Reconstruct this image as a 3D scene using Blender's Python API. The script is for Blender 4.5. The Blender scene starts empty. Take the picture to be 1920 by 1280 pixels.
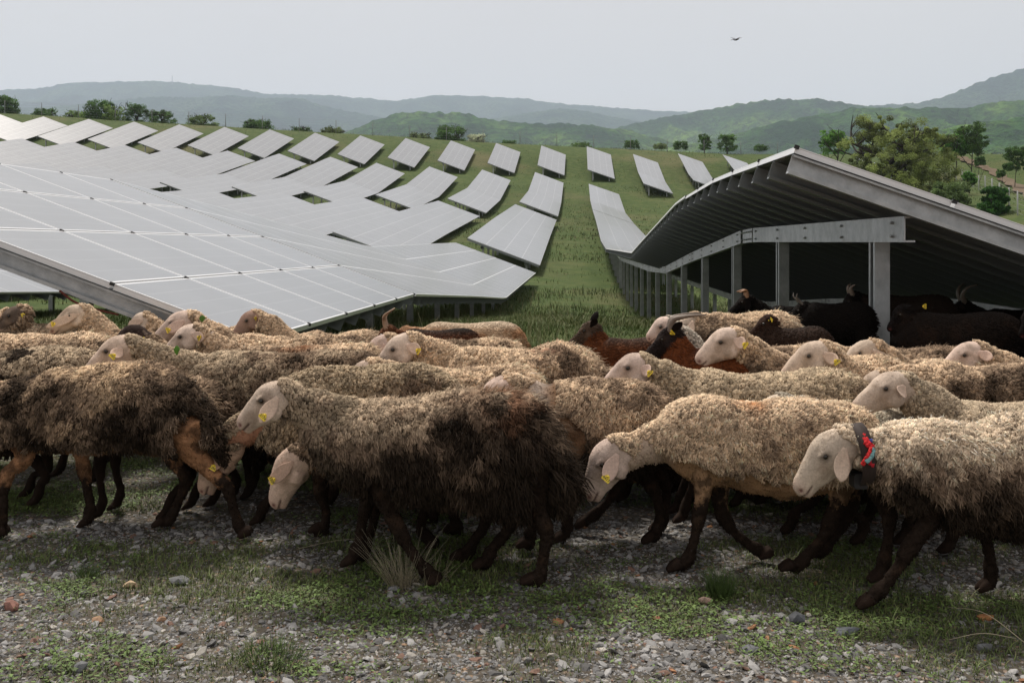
import bpy, math, random
import numpy as np
from mathutils import Vector, Matrix
random.seed(7)
RNG = np.random.default_rng(7)
PI = math.pi
H, F, VH = 1.35, 1867.0, 442.0          # camera height, focal length in photo pixels, horizon row
scene = bpy.context.scene
COL = scene.collection

def at(px, py, Y):
    return np.array([(px - 960) / F * Y, Y, H - (py - VH) / F * Y])

# ------------------------------------------------------------------ noise
def _hash(ix, iy, iz, seed):
    h = (ix * 374761393 + iy * 668265263 + iz * 2147483647 + seed * 144665) & 0xFFFFFFFF
    h = ((h ^ (h >> 13)) * 1274126177) & 0xFFFFFFFF
    h = (h ^ (h >> 16)) & 0xFFFFFFFF
    return h / 4294967295.0

def vnoise(p, scale=1.0, seed=0):
    q = np.asarray(p, float) * scale
    i = np.floor(q).astype(np.int64); f = q - i
    f = f * f * (3 - 2 * f)
    r = 0
    for dx in (0, 1):
        for dy in (0, 1):
            for dz in (0, 1):
                w = (f[:, 0] if dx else 1 - f[:, 0]) * (f[:, 1] if dy else 1 - f[:, 1]) * (f[:, 2] if dz else 1 - f[:, 2])
                r = r + w * _hash(i[:, 0] + dx, i[:, 1] + dy, i[:, 2] + dz, seed)
    return r

def fbm(p, scale=1.0, seed=0, octs=3):
    r = 0; a = 1; t = 0
    for o in range(octs):
        r = r + a * vnoise(p, scale * 2 ** o, seed + o * 17); t += a; a *= .5
    return r / t

def sstep(a, b, x):
    t = np.clip((np.asarray(x, float) - a) / (b - a), 0, 1)
    return t * t * (3 - 2 * t)

def nrm(v):
    v = np.asarray(v, float)
    return v / np.maximum(np.linalg.norm(v, axis=-1, keepdims=True), 1e-9)

# ------------------------------------------------------------------ mesh helpers
def mesh_np(name, verts, faces, mat, parent=None, col=None, smooth=True, uv=None, loc=None):
    """faces: list of int arrays (n,k).  ONE mesh object."""
    me = bpy.data.meshes.new(name)
    verts = np.asarray(verts, np.float32)
    faces = [np.asarray(f, np.int32) for f in faces if len(f)]
    me.vertices.add(len(verts)); me.vertices.foreach_set('co', verts.ravel())
    tot = sum(f.size for f in faces); nf = sum(len(f) for f in faces)
    me.loops.add(tot); me.loops.foreach_set('vertex_index', np.concatenate([f.ravel() for f in faces]))
    me.polygons.add(nf)
    lt = np.concatenate([np.full(len(f), f.shape[1], np.int32) for f in faces])
    ls = np.concatenate([[0], np.cumsum(lt)[:-1]]).astype(np.int32)
    me.polygons.foreach_set('loop_start', ls)
    me.polygons.foreach_set('loop_total', lt)
    me.polygons.foreach_set('use_smooth', np.full(nf, smooth, bool))
    me.update(calc_edges=True)
    if col is not None:
        ca = me.color_attributes.new('Col', 'FLOAT_COLOR', 'POINT')
        c = np.ones((len(verts), 4), np.float32); c[:, :3] = np.clip(col, 0, 1)
        ca.data.foreach_set('color', c.ravel())
    if uv is not None:
        ul = me.uv_layers.new(name='UVMap')
        li = np.concatenate([f.ravel() for f in faces])
        ul.data.foreach_set('uv', np.asarray(uv, np.float32)[li].ravel())
    me.materials.append(mat)
    o = bpy.data.objects.new(name, me); COL.objects.link(o)
    if parent is not None: o.parent = parent
    if loc is not None: o.location = loc
    return o

class MB:
    def __init__(s): s.v = []; s.f = {}; s.n = 0; s.c = []; s.u = []
    def add(s, v, fs, c=None, u=None):
        v = np.asarray(v, float)
        for f in fs:
            f = np.asarray(f, int)
            if len(f): s.f.setdefault(f.shape[1], []).append(f + s.n)
        s.v.append(v); s.n += len(v)
        s.c.append(np.broadcast_to(np.asarray(c if c is not None else (.5, .5, .5), float), (len(v), 3)))
        s.u.append(np.zeros((len(v), 2)) if u is None else np.asarray(u, float))
    def arrays(s):
        return np.concatenate(s.v), [np.concatenate(x) for x in s.f.values()], np.concatenate(s.c), np.concatenate(s.u)
    def build(s, name, mat, parent=None, smooth=True, loc=None, uv=False):
        v, f, c, u = s.arrays()
        return mesh_np(name, v, f, mat, parent, c, smooth, u if uv else None, loc)
    def box(s, lo, hi, c=None):
        (a, b, d), (e, f, g) = lo, hi
        v = [(a, b, d), (e, b, d), (e, f, d), (a, f, d), (a, b, g), (e, b, g), (e, f, g), (a, f, g)]
        s.add(v, [[(0, 3, 2, 1), (4, 5, 6, 7), (0, 1, 5, 4), (1, 2, 6, 5), (2, 3, 7, 6), (3, 0, 4, 7)]], c)
    def prism(s, A, B, prof, up=(0, 0, 1), c=None):
        """extrude a 2D profile (side, up) from A to B"""
        A = np.array(A, float); B = np.array(B, float); t = nrm(B - A)
        sd = nrm(np.cross(t, up)); u = np.cross(sd, t); n = len(prof)
        P = np.array([sd * x + u * y for x, y in prof])
        v = np.concatenate([A + P, B + P])
        q = [(i, (i + 1) % n, n + (i + 1) % n, n + i) for i in range(n)]
        s.add(v, [q, [tuple(range(n - 1, -1, -1))], [tuple(range(n, 2 * n))]], c)
    def tube(s, path, rw, rh=None, up=(0, 0, 1), seg=12, c=None):
        v, q, t = tube_geo(path, rw, rh, up, seg)
        s.add(v, [q, t], c)

def tube_geo(path, rw, rh=None, up=(0, 0, 1), seg=12):
    path = np.asarray(path, float); n = len(path)
    rw = np.broadcast_to(np.asarray(rw, float), (n,)); rh = rw if rh is None else np.broadcast_to(np.asarray(rh, float), (n,))
    tg = np.gradient(path, axis=0); tg = nrm(tg)
    upv = np.broadcast_to(np.asarray(up, float), (n, 3))
    sd = np.cross(tg, upv)
    bad = np.linalg.norm(sd, axis=1) < .15
    if bad.any(): sd[bad] = np.cross(tg[bad], np.array([1, .01, 0]))
    for i in range(1, n):
        if np.dot(sd[i], sd[i - 1]) < 0: sd[i] = -sd[i]
    sd = nrm(sd); u = np.cross(sd, tg)
    a = np.arange(seg) * 2 * PI / seg
    V = path[:, None, :] + (np.cos(a)[None, :, None] * (rw[:, None] * sd)[:, None, :]) + (np.sin(a)[None, :, None] * (rh[:, None] * u)[:, None, :])
    V = V.reshape(-1, 3)
    i = np.arange(n - 1)[:, None] * seg; j = np.arange(seg)[None, :]; k = (j + 1) % seg
    q = np.stack([i + j, i + k, i + seg + k, i + seg + j], -1).reshape(-1, 4)
    c0 = path[0] - tg[0] * min(rw[0], rh[0]) * .55; c1 = path[-1] + tg[-1] * min(rw[-1], rh[-1]) * .55
    V = np.concatenate([V, [c0, c1]]); m = n * seg
    jj = np.arange(seg); kk = (jj + 1) % seg
    t = np.concatenate([np.stack([kk, jj, np.full(seg, m)], -1), np.stack([(n - 1) * seg + jj, (n - 1) * seg + kk, np.full(seg, m + 1)], -1)])
    return V, q, t

def catmull(pts, n):
    """resample rows (any columns) by Catmull-Rom"""
    p = np.asarray(pts, float)
    if len(p) < 3:
        t = np.linspace(0, 1, n)[:, None]; return p[0] * (1 - t) + p[-1] * t
    q = np.vstack([2 * p[0] - p[1], p, 2 * p[-1] - p[-2]])
    out = []
    for s in np.linspace(0, len(p) - 1 - 1e-6, n):
        i = int(s); t = s - i; a, b, c, d = q[i:i + 4]
        out.append(.5 * ((2 * b) + (-a + c) * t + (2 * a - 5 * b + 4 * c - d) * t * t + (-a + 3 * b - 3 * c + d) * t ** 3))
    return np.array(out)

def empty(name, loc=(0, 0, 0), label=None, cat=None, group=None):
    o = bpy.data.objects.new(name, None); COL.objects.link(o); o.location = loc
    o.empty_display_size = .1
    return tag(o, label, cat, group)

def tag(o, label=None, cat=None, group=None, kind=None):
    if label: o['label'] = label
    if cat: o['category'] = cat
    if group: o['group'] = group
    if kind: o['kind'] = kind
    return o

# ------------------------------------------------------------------ materials
def mat(name, col=(.5, .5, .5), rough=.8, metal=0., spec=.5, attr=False):
    m = bpy.data.materials.new(name); m.use_nodes = True
    b = m.node_tree.nodes['Principled BSDF']
    b.inputs['Base Color'].default_value = (*col, 1); b.inputs['Roughness'].default_value = rough
    b.inputs['Metallic'].default_value = metal
    b.inputs['Specular IOR Level'].default_value = spec
    if attr:
        a = m.node_tree.nodes.new('ShaderNodeAttribute'); a.attribute_name = 'Col'
        m.node_tree.links.new(a.outputs['Color'], b.inputs['Base Color'])
    return m
class NT:
    def __init__(s, m): s.m = m; s.t = m.node_tree; s.b = s.t.nodes.get('Principled BSDF')
    def n(s, ty, **kw):
        x = s.t.nodes.new(ty)
        for k, v in kw.items():
            if k.startswith('i_'): x.inputs[k[2:].replace('_', ' ')].default_value = v
            else: setattr(x, k, v)
        return x
    def l(s, a, b): s.t.links.new(a, b)
    def noise(s, vec, scale, detail=4, rough=.55):
        x = s.n('ShaderNodeTexNoise'); x.inputs['Scale'].default_value = scale; x.inputs['Detail'].default_value = detail
        x.inputs['Roughness'].default_value = rough; s.l(vec, x.inputs['Vector']); return x.outputs['Fac']
    def ramp(s, fac, stops):
        x = s.n('ShaderNodeValToRGB'); r = x.color_ramp
        while len(r.elements) < len(stops): r.elements.new(.5)
        for e, (p, c) in zip(r.elements, stops): e.position = p; e.color = (*c, 1) if len(c) == 3 else c
        s.l(fac, x.inputs['Fac']); return x.outputs['Color']
    def mix(s, fac, a, b, mode='MIX'):
        x = s.n('ShaderNodeMix', data_type='RGBA', blend_type=mode)
        for i, v in ((0, fac), (6, a), (7, b)):
            if hasattr(v, 'is_linked') or hasattr(v, 'links'): s.l(v, x.inputs[i])
            elif i == 0: x.inputs[0].default_value = v
            else: x.inputs[i].default_value = (*v, 1)
        return x.outputs[2]
    def bump(s, h, strength=.3, dist=.01):
        x = s.n('ShaderNodeBump'); x.inputs['Strength'].default_value = strength; x.inputs['Distance'].default_value = dist
        s.l(h, x.inputs['Height']); s.l(x.outputs['Normal'], s.b.inputs['Normal'])
    def obj(s): return s.n('ShaderNodeTexCoord').outputs['Object']
    def geo(s): return s.n('ShaderNodeNewGeometry').outputs['Position']
    def math(s, op, a, b=0.):
        x = s.n('ShaderNodeMath', operation=op)
        for i, v in ((0, a), (1, b)):
            if isinstance(v, (int, float)): x.inputs[i].default_value = v
            else: s.l(v, x.inputs[i])
        return x.outputs[0]

M = {}
def attr_mat(name, rough, nscale, lo, hi, bump=0, bdist=.002, spec=.3, sheen=0):
    m = mat(name, rough=rough, attr=True, spec=spec); t = NT(m)
    a = [x for x in m.node_tree.nodes if x.type == 'ATTRIBUTE'][0].outputs['Color']
    f = t.noise(t.obj(), nscale, 5, .65)
    g = t.ramp(f, [(.25, (lo,) * 3), (.75, (hi,) * 3)])
    t.l(t.mix(1.0, a, g, 'MULTIPLY'), t.b.inputs['Base Color'])
    if bump: t.bump(f, bump, bdist)
    if sheen: t.b.inputs['Sheen Weight'].default_value = sheen
    return m
M['wool'] = attr_mat('wool', 1.0, 120, .72, 1.2, .25, .003, spec=.12)
M['skin'] = attr_mat('short_coat', .9, 140, .74, 1.2, .5, .004, spec=.1)
M['hair'] = attr_mat('goat_hair', .7, 150, .7, 1.25, 0, spec=.15)
M['eye'] = mat('eye', (.02, .015, .01), .08)
M['tag'] = mat('ear_tag_plastic', (.78, .58, .03), .4)
M['ink'] = mat('tag_ink', (.03, .03, .03), .6)
M['stone'] = attr_mat('stone', .8, 60, .7, 1.2, .3, .004)
M['blade'] = attr_mat('grass_blade', .65, 8, .75, 1.2, 0, spec=.3)
M['leaf'] = attr_mat('leaf', .6, 1.5, .7, 1.25, 0, spec=.25)
_t = NT(M['leaf']); _a = _t.b.inputs['Base Color'].links[0].from_socket; _tr = _t.n('ShaderNodeBsdfTranslucent'); _t.l(_a, _tr.inputs['Color']); _mx = _t.n('ShaderNodeMixShader'); _mx.inputs[0].default_value = .35
_t.l(_t.b.outputs[0], _mx.inputs[1]); _t.l(_tr.outputs[0], _mx.inputs[2]); _t.l(_mx.outputs[0], M['leaf'].node_tree.nodes['Material Output'].inputs['Surface'])
M['bark'] = attr_mat('bark', .95, 12, .6, 1.2, .4, .02)
M['horn'] = attr_mat('horn', .5, 40, .7, 1.2, .3, .004, spec=.4)

# ================================================================== TERRAIN
SK = .067                                  # the rows of panels run 3.8 degrees right of the camera axis
PY = [-60, 0, 8, 14, 18, 21.7, 30, 42, 54.7, 64, 74, 86, 100, 111, 122, 133, 144, 154, 162, 170, 177, 184, 191, 200, 215, 240, 300, 420, 700, 1200, 3000, 12000]
PZ = [0, 0, 0, -.02, -.22, -.52, -1.12, -1.35, -1.05, -.4, .5, 1.45, 2.4, 3.2, 4.3, 6.0, 8.35, 10.0, 12.2, 14.6, 16.8, 18.1, 18.6, 18.4, 17, 13, 3, -14, -30, -45, -60, -70]
_yy = np.arange(-60, 700, 1.0); _zz = np.interp(_yy, PY, PZ)
_k = np.exp(-.5 * (np.arange(-8, 9) / 2.0) ** 2); _k /= _k.sum()
_zz = np.convolve(np.pad(_zz, 8, mode='edge'), _k, 'valid')
def gz(X, Y):
    X = np.asarray(X, float); Y = np.asarray(Y, float)
    K = X - SK * Y
    z = np.where(Y < 690, np.interp(Y, _yy, _zz), np.interp(Y, PY, PZ))
    w = sstep(9, 45, Y) * (1 - sstep(250, 600, Y))
    z = z - w * (.047 * np.clip(K + 4, -115, 34)) + .013 * np.clip(-K - 14, 0, 100) * sstep(60, 130, Y) * (1 - sstep(250, 600, Y))
    z = z + 4.2 * sstep(24, 44, K) * sstep(45, 80, Y) * (1 - sstep(110, 170, Y))
    z = z + .35 * (fbm(np.stack([X, Y, 0 * X], -1).reshape(-1, 3), .05, 3).reshape(X.shape) - .5) * sstep(60, 110, Y)
    return z
def gz1(X, Y): return float(gz(np.array([X]), np.array([Y]))[0])

def hit(px, py):
    """where the pixel's ray meets the ground"""
    Y = np.geomspace(2.5, 900, 3000); X = (px - 960) / F * Y; Z = H - (py - VH) / F * Y
    b = Z < gz(X, Y); i = int(np.argmax(b)) if b.any() else 2999
    return np.array([X[i], Y[i], gz1(X[i], Y[i])])

def spaced(fine_lo, fine_hi, step, lo, hi, g):
    a = list(np.arange(fine_lo, fine_hi + 1e-6, step)); s = step
    while a[-1] < hi: s *= g; a.append(a[-1] + s)
    s = step; b = []
    x = a[0]
    while x > lo: s *= g; x -= s; b.append(x)
    return np.array(b[::-1] + a)

gx = spaced(-4, 4, .045, -9000, 9000, 1.055); gy = spaced(2.4, 7, .045, -60, 12000, 1.05)
GX, GY = np.meshgrid(gx, gy)
GZ = gz(GX, GY)
p3 = np.stack([GX, GY, 0 * GX], -1).reshape(-1, 3)
near = (sstep(16, 8, GY) if False else 1 - sstep(8, 16, GY)) * (1 - sstep(6, 12, abs(GX)))
GZ = GZ + near * (.05 * (fbm(p3, 1.3, 5) - .5) + .022 * (fbm(p3, 9, 6) - .5)).reshape(GX.shape)
ny, nx = GX.shape
idx = np.arange(ny * nx).reshape(ny, nx)
quads = np.stack([idx[:-1, :-1], idx[:-1, 1:], idx[1:, 1:], idx[1:, :-1]], -1).reshape(-1, 4)

m = mat('meadow_ground', rough=.95, spec=.15); t = NT(m); P = t.geo()
sep = t.n('ShaderNodeSeparateXYZ'); t.l(P, sep.inputs[0])
big = t.noise(P, .06, 6, .65); mid = t.noise(P, .9, 6, .7); fine = t.noise(P, 14, 5, .7)
grass = t.ramp(mid, [(.25, (.036, .064, .016)), (.5, (.066, .100, .026)), (.75, (.130, .145, .050))])
dry = t.ramp(fine, [(.3, (.11, .10, .045)), (.7, (.21, .18, .095))])
gmix = t.mix(t.ramp(big, [(.50, (0, 0, 0)), (.70, (.75,) * 3)]), grass, dry)
gmix = t.mix(t.ramp(fine, [(.3, (.35,) * 3), (.7, (0,) * 3)]), gmix, (.018, .032, .008))
vor = t.n('ShaderNodeTexVoronoi'); vor.inputs['Scale'].default_value = 48; t.l(P, vor.inputs['Vector'])
vs = t.n('ShaderNodeSeparateColor'); t.l(vor.outputs['Color'], vs.inputs[0])
grav = t.ramp(vs.outputs[0], [(0, (.055, .053, .05)), (.5, (.13, .13, .132)), (.8, (.21, .205, .20)), (.93, (.30, .20, .13)), (1, (.36, .34, .31))])
soil = t.ramp(fine, [(.3, (.045, .038, .029)), (.7, (.125, .108, .085))])
grav = t.mix(t.ramp(vor.outputs['Distance'], [(.25, (0,) * 3), (.6, (1,) * 3)]), grav, soil)
ny_ = t.n('ShaderNodeMapRange'); t.l(sep.outputs['Y'], ny_.inputs['Value']); ny_.inputs['From Min'].default_value = 5.5; ny_.inputs['From Max'].default_value = 7.5
t.l(t.mix(ny_.outputs[0], grav, gmix), t.b.inputs['Base Color'])
t.bump(t.math('ADD', fine, t.math('MULTIPLY', vor.outputs['Distance'], -.8)), .5, .02)
ground = tag(mesh_np('ground', np.stack([GX, GY, GZ], -1).reshape(-1, 3), [quads], m), kind='structure')

# dirt track on the slope to the right
m = mat('dirt_track', rough=.95, spec=.1); t = NT(m)
t.l(t.ramp(t.noise(t.geo(), 1.2, 6, .7), [(.3, (.10, .075, .052)), (.7, (.19, .145, .10))]), t.b.inputs['Base Color'])
pts = []
for px, py in [(1788, 292), (1812, 302), (1840, 314), (1872, 330), (1905, 350), (1960, 385)]:
    pts.append(hit(px, py))
pts = catmull(np.array(pts), 40); v = []
for i, p in enumerate(pts):
    tg_ = pts[min(i + 1, 39)] - pts[max(i - 1, 0)]; sd = nrm(np.array([tg_[1], -tg_[0], 0]))
    for s in (-1.5, -.5, .5, 1.5):
        q = p + sd * s * (.7 + .2 * math.sin(i * 1.7)); v.append((q[0], q[1], gz1(q[0], q[1]) + .22))
q = [(i * 4 + j, i * 4 + j + 1, i * 4 + j + 5, i * 4 + j + 4) for i in range(39) for j in range(3)]
tag(mesh_np('dirt_track', v, [q], m), kind='structure')

# ------------------------------------------------------------------ hills
def hill(prof, Y, base_v, cols, seed, name='hill', amp=1.0, depth=.45, N=420, tex=.012):
    prof = sorted(prof); xs = [p[0] for p in prof]; vs = [p[1] for p in prof]
    u = np.linspace(xs[0], xs[-1], N); crest = np.interp(u, xs, vs)
    k = np.exp(-.5 * (np.arange(-9, 10) / 3.5) ** 2); k /= k.sum(); crest = np.convolve(np.pad(crest, 9, mode='edge'), k, 'valid')
    X = (u - 960) / F * Y; Zc = H - (crest - VH) / F * Y; zb = H - (base_v - VH) / F * Y * (1 - depth) - 40
    R = 70; s = np.linspace(-.35, 1, R)                # 0 = crest, 1 = foot toward the camera
    S, XX = np.meshgrid(s, X, indexing='ij'); _, ZC = np.meshgrid(s, Zc, indexing='ij')
    YY = Y * (1 - depth * np.clip(S, 0, 1)) + np.where(S < 0, -S * Y * .4, 0)
    prof_s = np.where(S < 0, 1 - (S / -.35) ** 1.5, (1 - np.clip(S, 0, 1)) ** 1.25)
    zlow = -70
    p = np.stack([XX, YY * 1.0, 0 * XX], -1).reshape(-1, 3)
    sp = (fbm(p * np.array([1, .45, 1]), 5.5 / (Y * .35), seed, 4).reshape(XX.shape) - .5)
    rid = 1 - abs(sp) * 5
    env = np.clip(S, 0, 1) ** .6 * (1 - np.clip(S, 0, 1)) ** .35 * 1.6
    Z = zlow + (ZC - zlow) * prof_s + (rid - .4) * env * (ZC - zlow) * .20 * amp
    Z += (fbm(p, 1 / 22.0, seed + 5, 2).reshape(XX.shape) - .5) * 16 * (Y / 4000) ** .5
    vv = np.stack([XX, YY, Z], -1).reshape(-1, 3)
    idx = np.arange(R * N).reshape(R, N)
    q = np.stack([idx[:-1, :-1], idx[:-1, 1:], idx[1:, 1:], idx[1:, :-1]], -1).reshape(-1, 4)
    m = mat('hill_forest', rough=1, spec=0); t = NT(m); P = t.geo()
    a = t.noise(P, tex * .25, 5, .6); b = t.noise(P, tex * 3, 4, .75)
    c = t.ramp(a, [(.36, cols[0]), (.5, cols[1]), (.64, cols[2])])
    c = t.mix(t.ramp(b, [(.38, (.85,) * 3), (.6, (0,) * 3)]), c, tuple(x * .32 for x in cols[0]))
    t.l(c, t.b.inputs['Base Color']); t.bump(b, .8, 30)
    return tag(mesh_np(name, vv, [q], m), kind='structure')
G1 = [(.016, .040, .030), (.035, .075, .045), (.07, .12, .06)]
G2 = [(.014, .045, .014), (.045, .115, .022), (.15, .25, .04)]
hill([(-500, 190), (-100, 170), (0, 168), (60, 165), (110, 158), (150, 152), (250, 153), (330, 152), (380, 158), (440, 165), (500, 178), (620, 178), (700, 186), (750, 192), (800, 179), (880, 180), (1000, 186), (1100, 198), (1250, 208), (1330, 212), (1500, 220), (2300, 240)], 9500, 300, G1, 11)
hill([(-400, 215), (0, 206), (150, 196), (280, 182), (400, 178), (560, 184), (650, 208), (730, 224), (800, 230), (900, 226), (1000, 209), (1060, 203), (1130, 214), (1200, 229), (1300, 245), (1800, 260)], 7300, 300, G1, 23)
hill([(1250, 260), (1500, 214), (1600, 200), (1720, 193), (1780, 178), (1840, 152), (1900, 133), (1960, 120), (2200, 90), (2600, 140)], 6300, 300, G1, 31)
hill([(960, 275), (1090, 258), (1180, 233), (1240, 222), (1300, 208), (1380, 196), (1450, 187), (1540, 184), (1590, 192), (1640, 202), (1720, 215), (1900, 240)], 4600, 300, G2, 43)
hill([(480, 290), (600, 268), (650, 251), (700, 227), (740, 213), (780, 209), (870, 211), (905, 221), (960, 229), (1020, 232), (1100, 236), (1190, 245), (1240, 263), (1400, 290)], 3300, 300, G2, 57, amp=.8)
hill([(1180, 290), (1280, 272), (1380, 250), (1450, 231), (1540, 214), (1600, 201), (1700, 203), (1800, 199), (1920, 189), (2050, 178), (2500, 200)], 2900, 300, G2, 61)
hill([(1400, 300), (1560, 285), (1640, 270), (1760, 243), (1850, 226), (1920, 220), (2100, 205), (2400, 230)], 1900, 300, G2, 77, amp=.7)
# lattice mast on the far ridge
mb = MB(); p = at(323, 153, 9400)
for sx, sy in ((-1, -1), (1, -1), (1, 1), (-1, 1)): mb.tube([p + [sx * 4, sy * 4, -30], p + [sx * .8, sy * .8, 58]], .9, seg=4, c=(.35, .35, .36))
for k in range(7): mb.box(p + [-3.6 + k * .4, -3.6 + k * .4, -10 + k * 10], p + [3.6 - k * .4, 3.6 - k * .4, -9 + k * 10], (.35, .35, .36))
tag(mb.build('radio_mast', M['stone']), 'thin lattice radio mast on the far blue ridge', 'mast')

# ================================================================== SOLAR TABLES
m = mat('panel_glass', rough=.28, spec=.5); t = NT(m)
uvn = t.n('ShaderNodeUVMap'); uvn.uv_map = 'UVMap'; su = t.n('ShaderNodeSeparateXYZ'); t.l(uvn.outputs[0], su.inputs[0])
def edge(src, w, rep=1.0):
    f = t.math('FRACT', t.math('MULTIPLY', src, rep)); a = t.math('ABSOLUTE', t.math('SUBTRACT', f, .5)); return t.math('GREATER_THAN', a, .5 - w)
fr = t.math('MAXIMUM', edge(su.outputs['X'], .012), edge(su.outputs['Y'], .016))
bus = t.math('MULTIPLY', edge(su.outputs['Y'], .006, 5.0), .45)
smn = t.noise(t.obj(), .7, 4, .6)
glass = t.ramp(smn, [(.3, (.195, .204, .218)), (.7, (.238, .247, .262))])
col = t.mix(t.math('MAXIMUM', fr, bus), glass, (.46, .465, .47))
t.l(col, t.b.inputs['Base Color'])
t.b.inputs['Coat Weight'].default_value = .4; t.b.inputs['Coat Roughness'].default_value = .2
M['glass_far'] = m; M['glass'] = m.copy(); [setattr(x.inputs[7], 'default_value', (.82, .83, .84, 1)) for x in M['glass'].node_tree.nodes if x.type == 'MIX']
m = mat('galvanised_steel', rough=.45, metal=.55); t = NT(m)
t.l(t.ramp(t.noise(t.obj(), 6, 5, .7), [(.3, (.30, .32, .33)), (.7, (.50, .52, .53))]), t.b.inputs['Base Color'])
t.l(t.ramp(t.noise(t.obj(), 25, 3, .6), [(.3, (.35,) * 3), (.7, (.6,) * 3)]), t.b.inputs['Roughness'])
M['steel'] = m
M['purlin'] = mat('shade_toned_steel', (.20, .22, .225), .5, .4)  # steel darkened in colour, standing in for shade under the tables
M['frame'] = mat('aluminium_frame', (.74, .75, .76), .4, .3)
M['under'] = mat('module_back', (.022, .027, .027), .5)
M['black'] = mat('black_rubber', (.015, .015, .015), .5)
PW, TW, MOD = 7.73, 4.14, 1.305

KNL = np.array([0, 6.95, 13.6, 21.7, 30.3, 51.8, 56.8, 75, 100.2, 106.8, 126, 145.6, 153.8, 170.2, 190])
KNR = np.array([0, 6.4, 10.1, 13.9, 20.6, 26, 50.8, 62, 80, 99.2, 118, 138, 152.8, 172, 190])
KRZ = [(6.4, .50), (10.1, .52), (13.9, .42), (20.6, -.08), (26, -.50), (50.8, -.72)]
def zlow_at(K, Y):
    """height of a table's low edge: straight spans between kinks, following the ground"""
    kn = KNL if K < 0 else KNR; Kc = K + TW / 2; zz = 0
    for d in (-2, -1, 0, 1, 2): zz = zz + .2 * gz(Kc + SK * (kn + d), kn + d)
    zz = zz + .53 + (.10 * (1 - sstep(9, 26, kn)) if K < 0 else 0)
    if 0 < K < 5:
        for a, b in KRZ: zz[np.argmin(abs(kn - a))] = b
    return np.interp(np.asarray(Y, float), kn, zz)
def RS(K): return 1.56 if K < 0 else 1.43
def tpt(K, a, Y, up=0.):
    """a: 0 at the high (left) edge .. 1 at the low edge"""
    Y = np.asarray(Y, float); zl = zlow_at(K, Y); RISE = RS(K); n = nrm(np.array([RISE, 0, TW]))
    return np.stack([K + a * TW + SK * Y + n[0] * up, Y, zl + RISE * (1 - a) + n[2] * up], -1)

def strip(mb, K, a0, a1, Ys, up, th, u0=0, v0=0, v1=4, c=None):
    n = len(Ys); tops = [tpt(K, a, Ys, up) for a in (a0, a1)]; bots = [tpt(K, a, Ys, up - th) for a in (a0, a1)]
    V = np.concatenate(tops + bots); i = np.arange(n - 1); U = np.zeros((4 * n, 2))
    uu = u0 + np.arange(n) * 1.0
    for k in range(4): U[k * n:(k + 1) * n, 0] = uu; U[k * n:(k + 1) * n, 1] = v0 if k % 2 == 0 else v1
    q = [np.stack([i, i + n, i + n + 1, i + 1], -1), np.stack([i + 2 * n, i + 2 * n + 1, i + 3 * n + 1, i + 3 * n], -1),
         np.stack([i, i + 1, i + 2 * n + 1, i + 2 * n], -1), np.stack([i + n, i + 3 * n, i + 3 * n + 1, i + n + 1], -1)]
    e = [(0, 2 * n, 3 * n, n), (n - 1, 2 * n - 1, 4 * n - 1, 3 * n - 1)]
    mb.add(V, [np.concatenate(q), e], c, U)

post_me = {}
def post_mesh(kind):
    if kind not in post_me:
        mb = MB(); w, d = .055, .06                      # sigma profile: a C channel with lips
        pr = [(-w, -d), (w, -d), (w, -d + .018), (-w + .012, -d + .018), (-w + .012, d - .018), (w, d - .018), (w, d), (-w, d)]
        if kind == 'near':
            pr = [(-w, -d), (w, -d), (w, -d + .03), (w - .008, -d + .03), (w - .008, -d + .008), (-w + .008, -d + .008), (-w + .008, -.015), (-w + .02, -.005), (-w + .02, .005), (-w + .008, .015),
                  (-w + .008, d - .008), (w - .008, d - .008), (w - .008, d - .03), (w, d - .03), (w, d), (-w, d)]
        mb.prism((0, 0, 0), (0, 0, 1), pr, up=(0, 1, 0))
        o = mb.build('post', M['steel'], smooth=False); post_me[kind] = o.data; bpy.data.objects.remove(o)
    return post_me[kind]

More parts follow.
